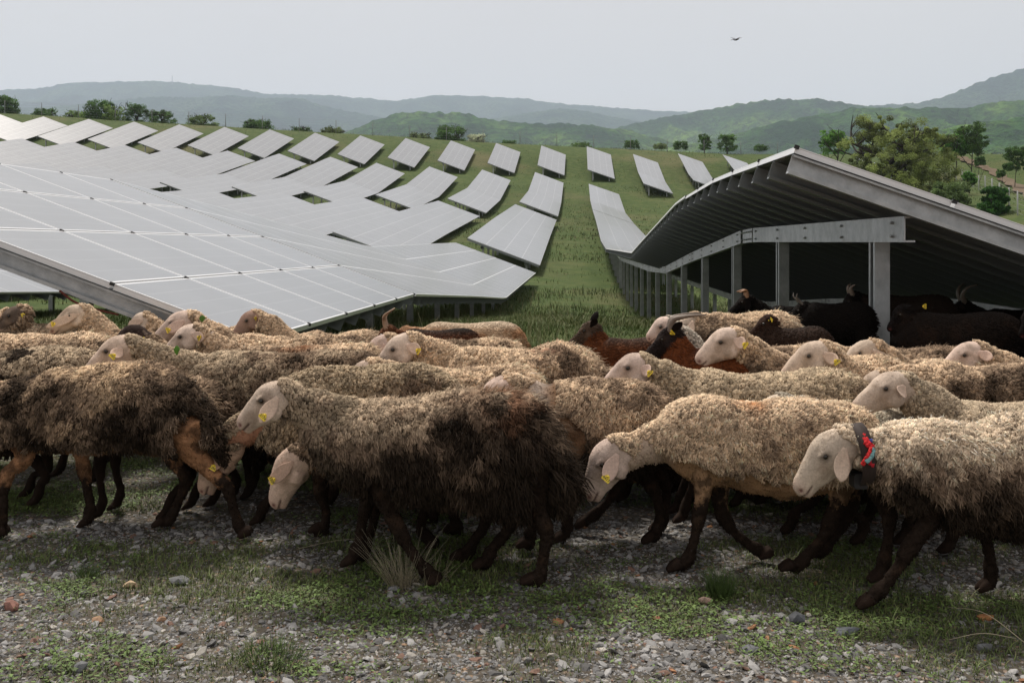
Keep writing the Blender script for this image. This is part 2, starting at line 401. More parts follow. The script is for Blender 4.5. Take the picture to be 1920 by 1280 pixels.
def make_table(K, Y0, Y1, label, group, near=False, detail=True):
    n = max(2, int(round((Y1 - Y0) / MOD))); Ys = np.linspace(Y0, Y1, n + 1)
    c = tpt(K, .5, [(Y0 + Y1) / 2])[0]; base = np.array([c[0], c[1], gz1(c[0], c[1])])
    r = empty('solar_table', base, label, 'solar array', group)
    def fin(mb, name, m_, uv=False, smooth=False):
        V, f, cc, u = mb.arrays(); return mesh_np(name, V - base, f, m_, r, cc, smooth, u if uv else None)
    if near:
        for i in range(n):
            for j in range(4):
                yy = np.array([Ys[i] + .012, Ys[i + 1] - .012]); g = .0035 / 1.1
                mb = MB(); strip(mb, K, j / 4 + g, (j + 1) / 4 - g, yy, 0, .006, 0, 0, 1)
                mod = fin(mb, 'solar_module', M['glass'], True)
                fb = MB()                                 # aluminium frame below the glass, four sides
                a0, a1 = j / 4 + g, (j + 1) / 4 - g
                for (aa, ab, ya, yb) in ((a0, a0 + .01, yy[0], yy[1]), (a1 - .01, a1, yy[0], yy[1]), (a0 + .01, a1 - .01, yy[0], yy[0] + .03), (a0 + .01, a1 - .01, yy[1] - .03, yy[1])):
                    strip(fb, K, aa, ab, np.array([ya, yb]), -.008, .04)
                o = fin(fb, 'frame', M['frame']); o.parent = mod
        cb = MB(); cb.prism((-.016, 0, 0), (.016, 0, 0), [(-.007, -.02), (.007, -.02), (.007, .002), (.013, .002), (.013, .004), (-.013, .004), (-.013, .002), (-.007, .002)])
        co_ = cb.build('clamp', M['black'], smooth=False); cme = co_.data; bpy.data.objects.remove(co_)
        for i in range(n + 1):
            for j in range(5):
                p = tpt(K, min(max(j / 4, .004), .996), [Ys[i]], .004)[0]
                o = bpy.data.objects.new('clamp', cme); COL.objects.link(o); o.parent = r; o.location = Vector(p - base); o.rotation_euler = (0, .34, 0)
        mb = MB(); strip(mb, K, .003, .997, Ys, -.044, .004); fin(mb, 'backing', M['under'])
    else:
        mb = MB(); strip(mb, K, 0, 1, Ys, 0, .035); fin(mb, 'panel_surface', M['glass'] if detail and K > -8 else M['glass_far'], True)
        if detail: mb = MB(); strip(mb, K, .003, .997, Ys, -.038, .006); fin(mb, 'backing', M['under'])
    # purlins across the table, two under every module column
    step = MOD / 2 if detail else MOD
    mb = MB(); yy = np.arange(Y0 + .06, Y1, step)
    if len(yy) > 60: yy = yy[:60] if detail else yy
    A = tpt(K, .004, yy, -.052); B = tpt(K, .996, yy, -.052)
    pr = [(0, 0), (.05, 0), (.05, -.016), (.046, -.016), (.046, -.004), (.004, -.004), (.004, -.116), (.046, -.116), (.046, -.104), (.05, -.104), (.05, -.13), (0, -.13)] if detail else [(0, 0), (.05, 0), (.05, -.1), (0, -.1)]
    for a, b in zip(A[1:], B[1:]): mb.prism(a, b, pr)
    fin(mb, 'purlins', M['purlin'])
    mb = MB(); mb.prism(A[0], B[0], pr); fin(mb, 'end_purlin', M['steel'] if near else M['purlin'])  # near end gets the lighter steel, its sunlight put into the colour
    # two girders on posts
    for a_ in (.19, .80):
        sp = 3.45; ps = np.arange(Y0 + .85, Y1 - .3, sp)
        gb = MB(); seg = list(np.arange(Y0 + .05, Y1 - .5, 5.7)) + [Y1 - .05]
        for s0, s1 in zip(seg[:-1], seg[1:]):
            P0, P1 = tpt(K, a_, [s0 + .03, s1 - .03], -.16) - [0, 0, .03]
            gp = [(0, 0), (.07, 0), (.07, -.012), (.008, -.012), (.008, -.158), (.07, -.158), (.07, -.17), (0, -.17)]
            gb.prism(P0, P1, gp)
            if detail:
                for f_ in np.linspace(.04, .96, 5):
                    q = P0 + (P1 - P0) * f_
                    for dz in (-.04, -.13): gb.tube([q + [-.02, 0, dz], q + [.0, 0, dz]], .012, seg=6)
        fin(gb, 'girder', M['steel'])
        for y in ps:
            top = tpt(K, a_, [y], -.16)[0]; g = gz1(top[0] + .1, y) - .1
            if not near and abs(top[0] / y) > .75: continue
            o = bpy.data.objects.new('post', post_mesh('near' if detail else 'far')); COL.objects.link(o); o.parent = r
            o.location = Vector((top[0] + .07, y, g) - base); o.scale = (1, 1, top[2] - .06 - g)
            if not detail: o.scale = (1.2, 1.2, top[2] - .06 - g)
    return r

# breakpoints along every row
LEFT = [(7.0, 29.2), (29.3, 51.6), (57, 100), (107, 145.5), (154, 170)]
ordn = ['nearest', 'second', 'third', 'fourth', 'fifth', 'sixth', 'seventh', 'eighth', 'ninth', 'tenth', 'eleventh', 'twelfth', 'thirteenth', 'fourteenth', 'fifteenth']
where = ['in the valley floor', 'at the foot of the slope', 'on the lower slope', 'on the middle slope', 'just below the ridge']
ROWG = 'solar tables in long rows over the field'
for r_ in range(1, 15):
    K = 1.39 - PW * r_ - .02
    if r_ == 1:
        make_table(K, 6.95, 13.52, 'nearest left solar table, its framed modules showing right behind the sheep', ROWG, near=True)
        segs = [(13.62, 51.6), (57, 100), (107, 145.5), (154, 170)]; wh = ['dipping into the valley', *where[2:]]
    elif r_ <= 3: segs = LEFT; wh = ['at the near end', *where[1:]]
    else: segs = [(29.3, 51.6), (57, 100), (107, 145.5), (154, 170)]; wh = where[1:]
    if r_ >= 5: segs = [(a, 149.6) if b > 145 and b < 146 else (a, b) for a, b in segs]
    for (a, b), w in zip(segs, wh):
        if (K + TW) * F / b < -1085 - 160: continue
        if b < 60 and r_ > 6: continue
        make_table(K, a, b, 'solar table %s, %s row left of the lane' % (w, ordn[r_ - 1] if r_ > 1 else 'first'), ROWG, detail=(r_ == 1 and b < 60) or (r_ == 2 and b < 40))
K = 1.39
make_table(K, 6.42, 12.98, 'near solar table on steel posts at right, seen from below with goats in its shade', ROWG, near=True)
make_table(K, 12.99, 50.6, 'long solar table behind the goats, its ribbed steel underside curving down into the valley', ROWG)
make_table(K, 51.2, 99, 'bent solar table at the foot of the slope, first row right of the grass lane', ROWG, detail=False)
make_table(K, 99.6, 137, 'bent solar table on the middle slope, first row right of the grass lane', ROWG, detail=False)
make_table(K, 153, 172, 'small solar table below the ridge, first row right of the grass lane', ROWG, detail=False)
for i_, (a, b) in enumerate([(140, 167), (146, 169), (148, 170)]):
    make_table(K + PW * (i_ + 1), a, b, 'lone solar table below the ridge, %s row right of the grass lane' % ordn[i_ + 1], ROWG, detail=False)
make_table(46.5, 158, 170, 'white looking solar table half hidden by the crown of the big tree', ROWG, detail=False)
# cables under the near tables
def cable(name, pts, r, label, c=(.02, .02, .02)):
    p = catmull(np.array(pts), 24); mb = MB(); mb.tube(p - p[0], r, seg=6, c=c)
    return tag(mb.build(name, M['black'] if c[0] < .05 else M['stone'], loc=tuple(p[0])), label, 'cable')
cable('cable', [at(1698, 362, 6.5), at(1696, 385, 6.5), at(1706, 398, 6.5), at(1730, 392, 6.55), at(1752, 378, 6.6)], .008, 'black cable looping from the right table to its girder end')
cable('cable', [at(112, 545, 6.93), at(140, 566, 6.93), at(180, 580, 6.95), at(222, 590, 6.97)], .008, 'reddish brown cable sagging below the left table edge', c=(.12, .03, .02))

# ================================================================== ANIMALS
def remesh(mb, voxel, smooth=3):
    V, f, _, _ = mb.arrays()
    o = mesh_np('tmp', V, f, M['skin'])
    r = o.modifiers.new('r', 'REMESH'); r.mode = 'VOXEL'; r.voxel_size = voxel
    s = o.modifiers.new('s', 'SMOOTH'); s.factor = .5; s.iterations = smooth
    dg = bpy.context.evaluated_depsgraph_get(); me = o.evaluated_get(dg).to_mesh()
    n = len(me.vertices); co_ = np.empty(n * 3, np.float32); me.vertices.foreach_get('co', co_)
    no = np.empty(n * 3, np.float32); me.vertices.foreach_get('normal', no)
    nl = len(me.loops); li = np.empty(nl, np.int32); me.loops.foreach_get('vertex_index', li)
    lt = np.empty(len(me.polygons), np.int32); me.polygons.foreach_get('loop_total', lt)
    o.evaluated_get(dg).to_mesh_clear(); d = o.data; bpy.data.objects.remove(o); bpy.data.meshes.remove(d)
    co_ = co_.reshape(-1, 3).astype(float); no = no.reshape(-1, 3).astype(float)
    st = np.concatenate([[0], np.cumsum(lt)[:-1]])
    q = np.stack([li[st[lt == 4] + k] for k in range(4)], -1)
    tr = np.stack([li[st[lt == 3] + k] for k in range(3)], -1) if (lt == 3).any() else np.zeros((0, 3), int)
    return co_, no, q, tr

def smesh_locks(P, N, D, L, W, c0, c1, rings=4, crimp=.15, blunt=.5, lift=.55, rng=RNG, sides=3, shift=None, phase=None):
    """many small tapered curled locks; arrays per lock. returns verts, faces, colours"""
    n = len(P); side = nrm(np.cross(D, N) + 1e-4); ph = rng.random(n) * 6.28 if phase is None else phase; fq = rng.uniform(3.5, 6.5, n) if phase is None else 6.5 + 2 * np.sin(phase * 7)
    bi = nrm(np.cross(side, D))
    V = np.empty((n, rings * sides + 1, 3)); C = np.empty((n, rings * sides + 1, 3))
    wp = (np.array([.8, 1.05, 1.1, 1.0, .68]) if rings == 5 else np.array([.8, 1.05, 1.05, .68]) if rings == 4 else np.array([.8, 1.08, .68, .6, .5])[:rings]) if blunt > .4 else np.array([.9, 1.0, .75, .5, .3][:rings])
    def cen(t):
        t_ = t
        out = P + N * (L * lift * (1 - (1 - t_) ** 2))[:, None] + D * (L * (t_ ** 1.5))[:, None]
        a = crimp * L * min(1, t * 3)
        if shift is not None: out = out + shift * t_ ** .8
        return out + side * (a * np.sin(fq * t + ph))[:, None] + bi * (a * .7 * np.cos(fq * t * 1.1 + ph))[:, None]
    for k in range(rings):
        t = k / (rings - 1) * (.9 if blunt > .4 else .75)
        c = cen(t) - (N * .004 if k == 0 else 0)
        for j in range(sides):
            a = 2 * PI * j / sides + PI / 2
            V[:, k * sides + j] = c + side * (W * wp[k] * math.cos(a) * .5)[:, None] + nrm(N + D * -.3) * (W * wp[k] * math.sin(a) * .42)[:, None]
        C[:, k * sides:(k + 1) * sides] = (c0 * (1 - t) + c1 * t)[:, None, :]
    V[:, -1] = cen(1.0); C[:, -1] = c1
    j = np.arange(sides); kk = (j + 1) % sides
    q = np.concatenate([np.stack([r * sides + j, r * sides + kk, (r + 1) * sides + kk, (r + 1) * sides + j], -1) for r in range(rings - 1)])
    t3 = np.stack([(rings - 1) * sides + j, (rings - 1) * sides + kk, np.full(sides, rings * sides)], -1)
    off = (np.arange(n) * (rings * sides + 1))[:, None, None]
    return V.reshape(-1, 3), (off + q[None]).reshape(-1, 4), (off + t3[None]).reshape(-1, 3), C.reshape(-1, 3)

def sample_surface(V, q, w, n, rng):
    """n random points on quads weighted by area and vertex weight w"""
    a, b, c, d = (V[q[:, i]] for i in range(4))
    ar = np.linalg.norm(np.cross(c - a, d - b), axis=1) * .5 * w[q].mean(1)
    cs = np.cumsum(ar); i = np.searchsorted(cs, rng.random(n) * cs[-1]); i = np.minimum(i, len(q) - 1)
    u = rng.random((n, 1)); v = rng.random((n, 1))
    P = (1 - u) * (1 - v) * a[i] + u * (1 - v) * b[i] + u * v * c[i] + (1 - u) * v * d[i]
    return P, i

CREAM = np.array([.84, .625, .43]); PALE = np.array([.66, .565, .43]); GREY = np.array([.29, .205, .142]); DARK = np.array([.038, .027, .019])
FACE = np.array([.61, .49, .395]); MUD = np.array([.019, .0125, .009]); TAN = np.array([.25, .14, .08])
DIGITS = ['0140', '2174', '3309', '5286', '4417', '1052', '7731']
count = {'n': 0}

def animal(sp):
    """Build one sheep or goat.  Outlines are given in metres in the plane of the animal:
    x to the right, z up; it faces -x.  Local y points away from the camera."""
    rng = np.random.default_rng(sp.get('seed', 1) + 100)
    goat = sp.get('goat', False); q_ = sp.get('q', 1)        # q: 2 front row, 1 middle, 0 back
    voxel = {2: .006, 1: .010, 0: .013}[q_]; wt = 0.0 if goat else sp.get('wt', .032)
    base = np.array(sp['base'], float); yaw = sp.get('yaw', 0)
    root = empty(sp.get('name', 'goat' if goat else 'sheep'), base, sp['label'], 'goat' if goat else 'sheep', sp.get('group', 'goats among the flock' if goat else 'sheep walking left in the flock'))
    root.rotation_euler = (0, 0, yaw)
    mb = MB(); prim = []                                     # prim: (label, centres, radius)
    def limb(lab, path, rw, rh=None, seg=14, n=None, up=(0, 0, 1)):
        d = np.column_stack([np.array(path), np.broadcast_to(rw, (len(path),)), np.broadcast_to(rh if rh is not None else rw, (len(path),))])
        d = catmull(d, n or max(10, len(path) * 4)); d[:, 3:] = np.maximum(d[:, 3:], .006)
        mb.tube(d[:, :3], d[:, 3], d[:, 4], up=up, seg=seg)
        prim.append((lab, d[:, :3], np.minimum(d[:, 3], d[:, 4])))
    # torso from stations (x, ztop, zbot, halfwidth)
    T = np.array(sp['torso'], float); T[:, 1] -= wt; T[:, 2] += wt * .4
    cz = (T[:, 1] + T[:, 2]) / 2; hh = (T[:, 1] - T[:, 2]) / 2
    path = np.column_stack([T[:, 0], 0 * cz, cz])
    d = catmull(np.column_stack([path, T[:, 3], hh]), 26)
    P_ = d[:, :3].copy(); seg = 22; a = np.arange(seg) * 2 * PI / seg
    V = np.stack([np.broadcast_to(P_[:, 0:1], (26, seg)), d[:, 3:4] * np.sign(np.cos(a)) * abs(np.cos(a)) ** .85, P_[:, 2:3] + d[:, 4:5] * np.sin(a)], -1)
    ii = np.arange(25)[:, None] * seg; jj = np.arange(seg)[None]; kk = (jj + 1) % seg
    qd = np.stack([ii + jj, ii + kk, ii + seg + kk, ii + seg + jj], -1).reshape(-1, 4)
    VV = np.concatenate([V.reshape(-1, 3), [P_[0] - [.03, 0, 0]], [P_[-1] + [.03, 0, 0]]]); j1 = np.arange(seg)
    tri = np.concatenate([np.stack([(j1 + 1) % seg, j1, np.full(seg, 26 * seg)], -1), np.stack([25 * seg + j1, 25 * seg + (j1 + 1) % seg, np.full(seg, 26 * seg + 1)], -1)])
    mb.add(VV, [qd, tri]); prim.append(('torso', d[:, :3], np.minimum(d[:, 3], d[:, 4])))
    # neck
    nk = np.array(sp['neck'], float)                          # (x, y, z, r) from shoulder to poll
    nsc = np.linspace(.95, .84, len(nk)); limb('neck', nk[:, :3], nk[:, 3] * .80 * nsc, nk[:, 3] * nsc, seg=16, n=16)
    # head frame
    h = sp['head']; p0 = np.array(h['poll'], float); p1 = np.array(h['nose'], float); L = np.linalg.norm(p1 - p0); dv = nrm(p1 - p0)
    sv = np.cross([0, 0, 1.0], dv)
    if np.linalg.norm(sv) < .3: sv = np.array([0, -1.0, 0])
    sv = nrm(sv)
    if sv[1] > 0 and abs(dv[1]) < .8: sv = -sv                # side axis toward the camera
    uv_ = nrm(np.cross(sv, dv)); 
    if uv_[2] < 0 and abs(uv_[2]) > .15 or (abs(uv_[2]) <= .15 and uv_[0] > 0): uv_ = -uv_
    s = h.get('size', L / .27) * .27 * (rng.uniform(.95, 1.04) if q_ == 2 else rng.uniform(.86, .99))
    if goat: st = [(-.05, -.045, .050, .048), (.1, -.05, .064, .055), (.28, -.055, .066, .056), (.45, -.06, .054, .045), (.62, -.062, .044, .035), (.8, -.060, .037, .031), (.94, -.060, .030, .027), (1.0, -.062, .018, .017)]
    else: st = [(-.06, -.05, .052, .048), (.06, -.042, .068, .058), (.18, -.026, .077, .064), (.30, -.018, .085, .066), (.42, -.014, .080, .060), (.55, -.015, .069, .049), (.68, -.016, .060, .041), (.80, -.018, .050, .036), (.92, -.023, .041, .033), (.99, -.027, .027, .025)]
    EA, EB, NA, NB, MBo, QA, QB = (.34, -.022, .955, -.052, -.083, .0, .0) if goat else (.42, .015, .955, -.015, -.040, .10, .030)
    k = s / .27
    hp = np.array([p0 + dv * t_ * L + uv_ * (c_ + (.0 if not goat else .004) * math.sin(PI * min(max(t_, 0), 1))) * k for t_, c_, _, _ in st])
    limb('head', hp, [x[3] * k for x in st], [x[2] * k for x in st], seg=18, n=22, up=tuple(uv_))
    def hl(a, b, c): return p0 + dv * a * L + uv_ * b * k + sv * c * k
    for sg in (-1, 1):                                        # cheeks, brow and lips
        mb.tube([hl(.20 + QA, -.078 + QB * .8, sg * .044), hl(.34 + QA, -.085 + QB * .8, sg * .040)], .034 * k, seg=10)
        mb.tube([hl(EA - .05, EB + .003, sg * .043), hl(EA + .05, EB + .001, sg * .041)], .0215 * k, seg=10)
        mb.tube([hl(.90, NB - .003, sg * .016), hl(.965, NB - .005, sg * .014)], .016 * k, seg=8)
    mb.tube([hl(.78, MBo - .010, 0), hl(.95, MBo - .009, 0)], .019 * k, seg=10)
    # legs: joints from the body down to the hoof
    for lg in sp['legs']:
        j = np.array([(x, lg['y'] * .82, z) for x, z in lg['j']], float); n = len(j); hind = lg['t'] == 'h'; th = sp.get('leg', 1.0)
        j[-1, 2] = max(j[-1, 2], .035)
        j = catmull(j, 30); sl = np.concatenate([[0], np.cumsum(np.linalg.norm(np.diff(j, axis=0), axis=1))]); sl = sl[-1] - sl
        R = np.interp(sl, [0, .035, .06, .09, .17, .215, .25, .30, .38, .48, .6], [.020, .022, .0255, .0185, .0175, .026, .0285, .0265, .038, .060, .072] if not hind else [.020, .022, .0255, .0185, .019, .025, .031, .026, .038, .068, .088]) * th
        limb('leg', j, R, R * 1.12, seg=12, n=30, up=(1, 0, .01))
        dn = nrm(j[-1] - j[-2]); tp = j[-1]                   # hoof: two toes
        fw = nrm(np.array([-abs(dn[2]) - .2, 0, dn[2] * .2 if dn[2] > -.5 else -.12]))
        for sg in (-1, 1):
            y_ = np.array([0, sg * .0145, 0])
            a0 = tp + y_ + [0, 0, .012]; a1 = tp + y_ + fw * .035 + [0, 0, -.016]
            a1[2] = max(a1[2], .016); a0[2] = max(a0[2], .022)
            mb.tube([a0 - fw * .010, (a0 + a1) / 2, a1 + fw * .006], [.016, .017, .009], [.021, .018, .009], seg=10)
        prim.append(('hoof', np.array([tp + fw * .02]), np.array([.03])))
    V, N, q, tr = remesh(mb, voxel, 3)
    lab = np.zeros(len(V), int); best = np.full(len(V), 9e9); names = ['torso', 'neck', 'head', 'leg', 'hoof']
    for l_, c, r in prim:
        for i in range(0, len(c)):
            dd = np.linalg.norm(V - c[i], axis=1) / max(r[i], .02)
            m_ = dd < best; best[m_] = dd[m_]; lab[m_] = names.index(l_)
    if not goat: V = V + N * ((fbm(V + sp.get('seed', 1), 7.5, 21, 2) - .5) * .05 * (lab < 2) )[:, None]
    # head coordinates for sculpting the face
    r_ = V - p0; A = r_ @ dv / L; B = r_ @ uv_ / k; Cc = r_ @ sv / k; ish = (lab == 2)
    def g(a0, b0, c0, sg): return np.exp(-(((A - a0) * L / k) ** 2 + (B - b0) ** 2 + (abs(Cc) - c0) ** 2) / (2 * sg * sg)) * ish
    eye = g(EA, EB, .060, .0125); nos = g(NA, NB, .024, .0065)
    mouth = np.exp(-((B - MBo - .010 * np.clip((.95 - A) / .2, 0, 1)) / .0045) ** 2) * ish * sstep(.78, .84, A) * (1 - sstep(1.05, 1.08, A))
    tear = g(EA + .08, EB - .016, .050, .010)
    V = V + N * ((fbm(V, 70, 3, 2) - .5) * .008 * (lab == 3) + (fbm(V, 30, 4, 2) - .5) * .005 * (lab >= 1))[:, None]
    slit = np.exp(-((B - EB - .2 * (A - EA)) / .0035) ** 2 - ((A - EA) * L / k / .019) ** 2) * ish * (abs(Cc) > .03)
    V = V + N * (np.exp(-((B - EB - .012) / .006) ** 2 - ((A - EA) * L / k / .018) ** 2) * ish * (abs(Cc) > .025) * .004)[:, None]
    V = V - N * (eye * .006 + nos * .007 + mouth * .005 + tear * .003)[:, None]
    # tone of the fleece
    wx, wz = V[:, 0], V[:, 2]
    seed = sp.get('seed', 1); dirt = sp.get('dirt', .4); x0, x1 = T[0, 0], T[-1, 0]; zt, zb = T[:, 1].max(), T[:, 2].min()
    c_top = np.array(sp.get('cream', CREAM)); dark = np.array(sp.get('dark', DARK)); spots = sp.get('spots', [])
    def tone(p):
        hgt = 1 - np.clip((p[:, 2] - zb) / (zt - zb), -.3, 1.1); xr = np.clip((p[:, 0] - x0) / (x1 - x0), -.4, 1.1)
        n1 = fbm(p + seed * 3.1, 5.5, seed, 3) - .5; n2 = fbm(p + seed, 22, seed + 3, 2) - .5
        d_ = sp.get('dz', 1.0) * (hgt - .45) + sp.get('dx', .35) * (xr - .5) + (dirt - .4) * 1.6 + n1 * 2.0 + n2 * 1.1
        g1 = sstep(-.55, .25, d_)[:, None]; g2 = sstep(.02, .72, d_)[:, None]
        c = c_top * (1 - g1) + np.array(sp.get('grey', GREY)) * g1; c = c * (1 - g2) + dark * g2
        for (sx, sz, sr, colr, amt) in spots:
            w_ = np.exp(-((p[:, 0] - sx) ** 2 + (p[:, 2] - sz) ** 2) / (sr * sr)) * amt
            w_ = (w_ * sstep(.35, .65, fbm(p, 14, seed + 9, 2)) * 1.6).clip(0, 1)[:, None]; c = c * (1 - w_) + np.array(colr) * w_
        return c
    # coat colours of the skin
    skin = np.array(sp.get('face', FACE)) * rng.uniform(.86, 1.08) * rng.uniform([.98, .96, .95], [1.02, 1.02, 1.04]); n1 = fbm(V + seed, 12, seed, 3); n3 = fbm(V + seed, 45, seed + 8, 3)
    col = np.zeros((len(V), 3)); hd = skin * (.52 + .55 * n1 + .42 * n3)[:, None]
    if not goat:
        pk = sstep(.80, .97, A)[:, None] * .28; hd = hd * (1 - pk) + np.array([.46, .26, .21]) * pk
        st_ = np.maximum(sstep(.60, .74, fbm(V, 38, seed + 2, 2)) * .45, sstep(.52, .75, fbm(V, 14, seed + 12, 2)) * .40 * (seed % 3))[:, None]; hd = hd * (1 - st_) + np.array([.33, .25, .19]) * st_
        tr_ = (g(EA + .12, EB - .03, .045, .017) * .6)[:, None]; hd = hd * (1 - tr_) + np.array([.28, .20, .14]) * tr_
    else:
        pass
    for w_, cc in ((eye, (.05, .035, .025)), (nos * 1.3, (.12, .04, .035)), (mouth, (.07, .035, .03)), (slit * .9, (.06, .04, .03))):
        w_ = np.clip(w_, 0, 1)[:, None]; hd = hd * (1 - w_) + np.array(cc) * w_
    legc0 = np.array(sp.get('legtop', TAN)); mudh = sp.get('mud', .36) + .30 * (n1 - .5) + .22 * (n3 - .5)
    lm = sstep(-.03, .03, mudh - wz)[:, None]; lm = np.maximum(lm, (sstep(.40, .66, fbm(V, 24, seed + 6, 3)) * .7)[:, None]); lm = lm * (1 - .07 * sstep(.60, .72, fbm(V, 19, seed + 16, 3)) * (wz > .10))[:, None]
    lc = legc0 * (.75 + .5 * n3)[:, None] * (1 - lm) + MUD * (.6 + 1.1 * n3)[:, None] * lm
    hoof = np.array([.024, .015, .011]) * (.6 + n3)[:, None]
    tc = tone(V) if not goat else np.zeros((len(V), 3))
    bare = np.zeros(len(V)) 
    for bx, bz, br in sp.get('bare', []): bare = np.maximum(bare, 1 - sstep(br * .85, br, np.hypot(V[:, 0] - bx, V[:, 2] - bz)))
    ub = sp.get('belly', .12)                                # bare under-belly
    lowz = np.interp(wx, T[:, 0], T[:, 2] + (T[:, 1] - T[:, 2]) * ub)
    bz_ = 1 - sstep(-.01, .012, wz - lowz - .03 * (n1 - .5) * 2)
    if goat:
        gcol = np.array(sp.get('coat', (.02, .015, .012))); g2c = np.array(sp.get('coat2', gcol)); back = np.array(sp.get('backc', gcol))
        f = sstep(.42, .62, n1)[:, None]; body = gcol * (1 - f) + g2c * f
        topf = sstep(.80, 1.0, (wz - zb) / (zt - zb))[:, None] * (lab == 0)[:, None]; body = body * (1 - topf) + back * topf
        for sx, sz, sr, colr, amt in spots:
            w_ = (np.exp(-((wx - sx) ** 2 + (wz - sz) ** 2) / (sr * sr)) * amt).clip(0, 1)[:, None]; body = body * (1 - w_) + np.array(colr) * w_
        col = body * (.8 + .4 * n3)[:, None]; col[lab == 2] = hd[lab == 2]; col[lab == 4] = hoof[lab == 4]
        wl = (lab != 4) & (eye < .2) & ~((lab == 2) & (A > .85))
    else:
        wl = ((lab == 0) & (bare < .5) & (bz_ < .5)) | ((lab == 1) & (bare < .5)) 
        wl &= ~((lab == 3))
        if 'neckbare' in sp:                                 # wool only on top of the neck
            nz = sp['neckbare']; cn = np.interp(wx, nk[::-1, 0] if nk[0, 0] > nk[-1, 0] else nk[:, 0], nk[::-1, 2] if nk[0, 0] > nk[-1, 0] else nk[:, 2])
            wl &= ~((lab == 1) & (wz < cn + nz) & (wx < sp.get('nbx', 9)))
        cap = ish & (A < .09) & (B > -.07); wl |= cap & (A < .05) & bool(sp.get('cap', 1))
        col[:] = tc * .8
        bb = ((lab == 0) | (lab == 1)) & ~wl
        belly = np.array(sp.get('bellyc', (.27, .155, .085))) * (.6 + .8 * n1)[:, None]; bm = (sstep(.5, .7, fbm(V, 16, seed + 4, 2)) * .6)[:, None]
        belly = belly * (1 - bm) + MUD * 1.5 * bm
        if sp.get('neckc') is not None:
            nb = sstep(-.09, .03, -(wx - sp['torso'][0][0]))[:, None] * .9; belly = belly * (1 - nb) + np.array(sp['neckc']) * nb
        col[bb] = belly[bb]; m_ = ish & ~wl; col[m_] = hd[m_]; m_ = lab == 3; col[m_] = lc[m_]; m_ = lab == 4; col[m_] = hoof[m_]
    body = mesh_np('body', V, [q, tr], M['skin'], root, col)
    # fleece
    w = wl.astype(float)
    dens = int(2.3 * sp.get('n', {2: 15000, 1: 8500, 0: 3600}[q_]))
    if goat: dens = int(dens * .8)
    P, qi = sample_surface(V, q, w, dens, rng)
    Nn = nrm(N[q[qi]].mean(1)); ll = lab[q[qi][:, 0]]
    down = np.array([0.12, 0, -1.0]); tn = 1 - abs(Nn @ nrm(down)); 
    fl = np.stack([fbm(P, 9, 31 + seed, 2), fbm(P, 9, 47 + seed, 2), fbm(P, 9, 59 + seed, 2)], -1) - .5
    hang = sp.get('hang', .7)
    if goat: D = nrm(np.array([1.0, 0, -.55]) + fl * .5 + rng.normal(0, .12, P.shape))
    else: D = nrm(down * hang + np.array([.25, 0, 0]) + Nn * .15 + fl * sp.get('tangle', 1.2) + rng.normal(0, .12, P.shape))
    D = nrm(D - Nn * np.minimum(0, np.sum(D * Nn, 1))[:, None] * .95)
    side_ = 1 - np.clip(Nn[:, 2], 0, 1)
    big = {2: 1.0, 1: 1.3, 0: 1.75}[q_]
    lk = sp.get('lock', .045) * .64
    if goat:
        Lk = np.full(len(P), .017) * rng.uniform(.6, 1.5, len(P)); Wd = np.full(len(P), .0045) * rng.uniform(.7, 1.3, len(P)) * big
        ci = col[q[qi][:, 0]]; c1 = ci * rng.uniform(.7, 1.3, (len(P), 1)); c0 = ci * .9
        vs = smesh_locks(P, Nn, D, Lk, Wd, c0, c1, rings=2, crimp=.03, blunt=0, lift=.12, rng=rng)
    else:
        nc = int(len(P) / sp.get('clump', 9)); ctr = P[rng.choice(len(P), nc, False)].astype(np.float32); near_ = np.empty(len(P), int); Pf = P.astype(np.float32); c2 = (ctr ** 2).sum(1)
        for i in range(0, len(P), 2000): near_[i:i + 2000] = np.argmin(c2[None] - 2 * Pf[i:i + 2000] @ ctr.T, 1)
        cdir = ctr[near_] - P; cb = (rng.uniform(.62, 1.25, nc) * np.where(rng.random(nc) < .12, .6, 1))[near_][:, None]; cph = (rng.random(nc) * 6.28)[near_] + rng.normal(0, .35, len(P)); clen = rng.uniform(.8, 1.25, nc)[near_]
        rear = sstep(.55, 1.0, (P[:, 0] - x0) / (x1 - x0)) * sp.get('rear', .5)
        headl = np.where(ll == 2, .55, np.where(ll == 1, .55, 1.0) * (.62 + .38 * sstep(.05, .4, (P[:, 0] - x0) / (x1 - x0))))
        Lk = lk * (.48 + .62 * side_ + rear) * rng.uniform(.85, 1.15, len(P)) * headl * clen
        Wd = sp.get('wid', .0105) * .86 * rng.uniform(.6, 1.35, len(P)) * big * (1.15 - .3 * side_)
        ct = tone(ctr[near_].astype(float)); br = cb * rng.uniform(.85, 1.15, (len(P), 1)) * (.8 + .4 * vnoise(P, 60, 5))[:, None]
        c1 = ct * br; c0 = (ct * .62 + c_top * .03) * br  # roots darker than tips: shade between the locks put into the colour
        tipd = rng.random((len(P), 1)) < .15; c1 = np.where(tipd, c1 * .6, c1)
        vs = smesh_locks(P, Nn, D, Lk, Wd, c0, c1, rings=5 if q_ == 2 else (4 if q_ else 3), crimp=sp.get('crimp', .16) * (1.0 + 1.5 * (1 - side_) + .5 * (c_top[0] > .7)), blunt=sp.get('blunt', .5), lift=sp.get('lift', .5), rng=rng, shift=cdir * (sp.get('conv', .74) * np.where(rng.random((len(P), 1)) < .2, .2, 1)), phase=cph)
        # fine stray wisps
        k2 = len(P) // 7; i2 = rng.choice(len(P), k2, False)
        D2 = nrm(D[i2] + rng.normal(0, .3, (k2, 3)) + Nn[i2] * .3)
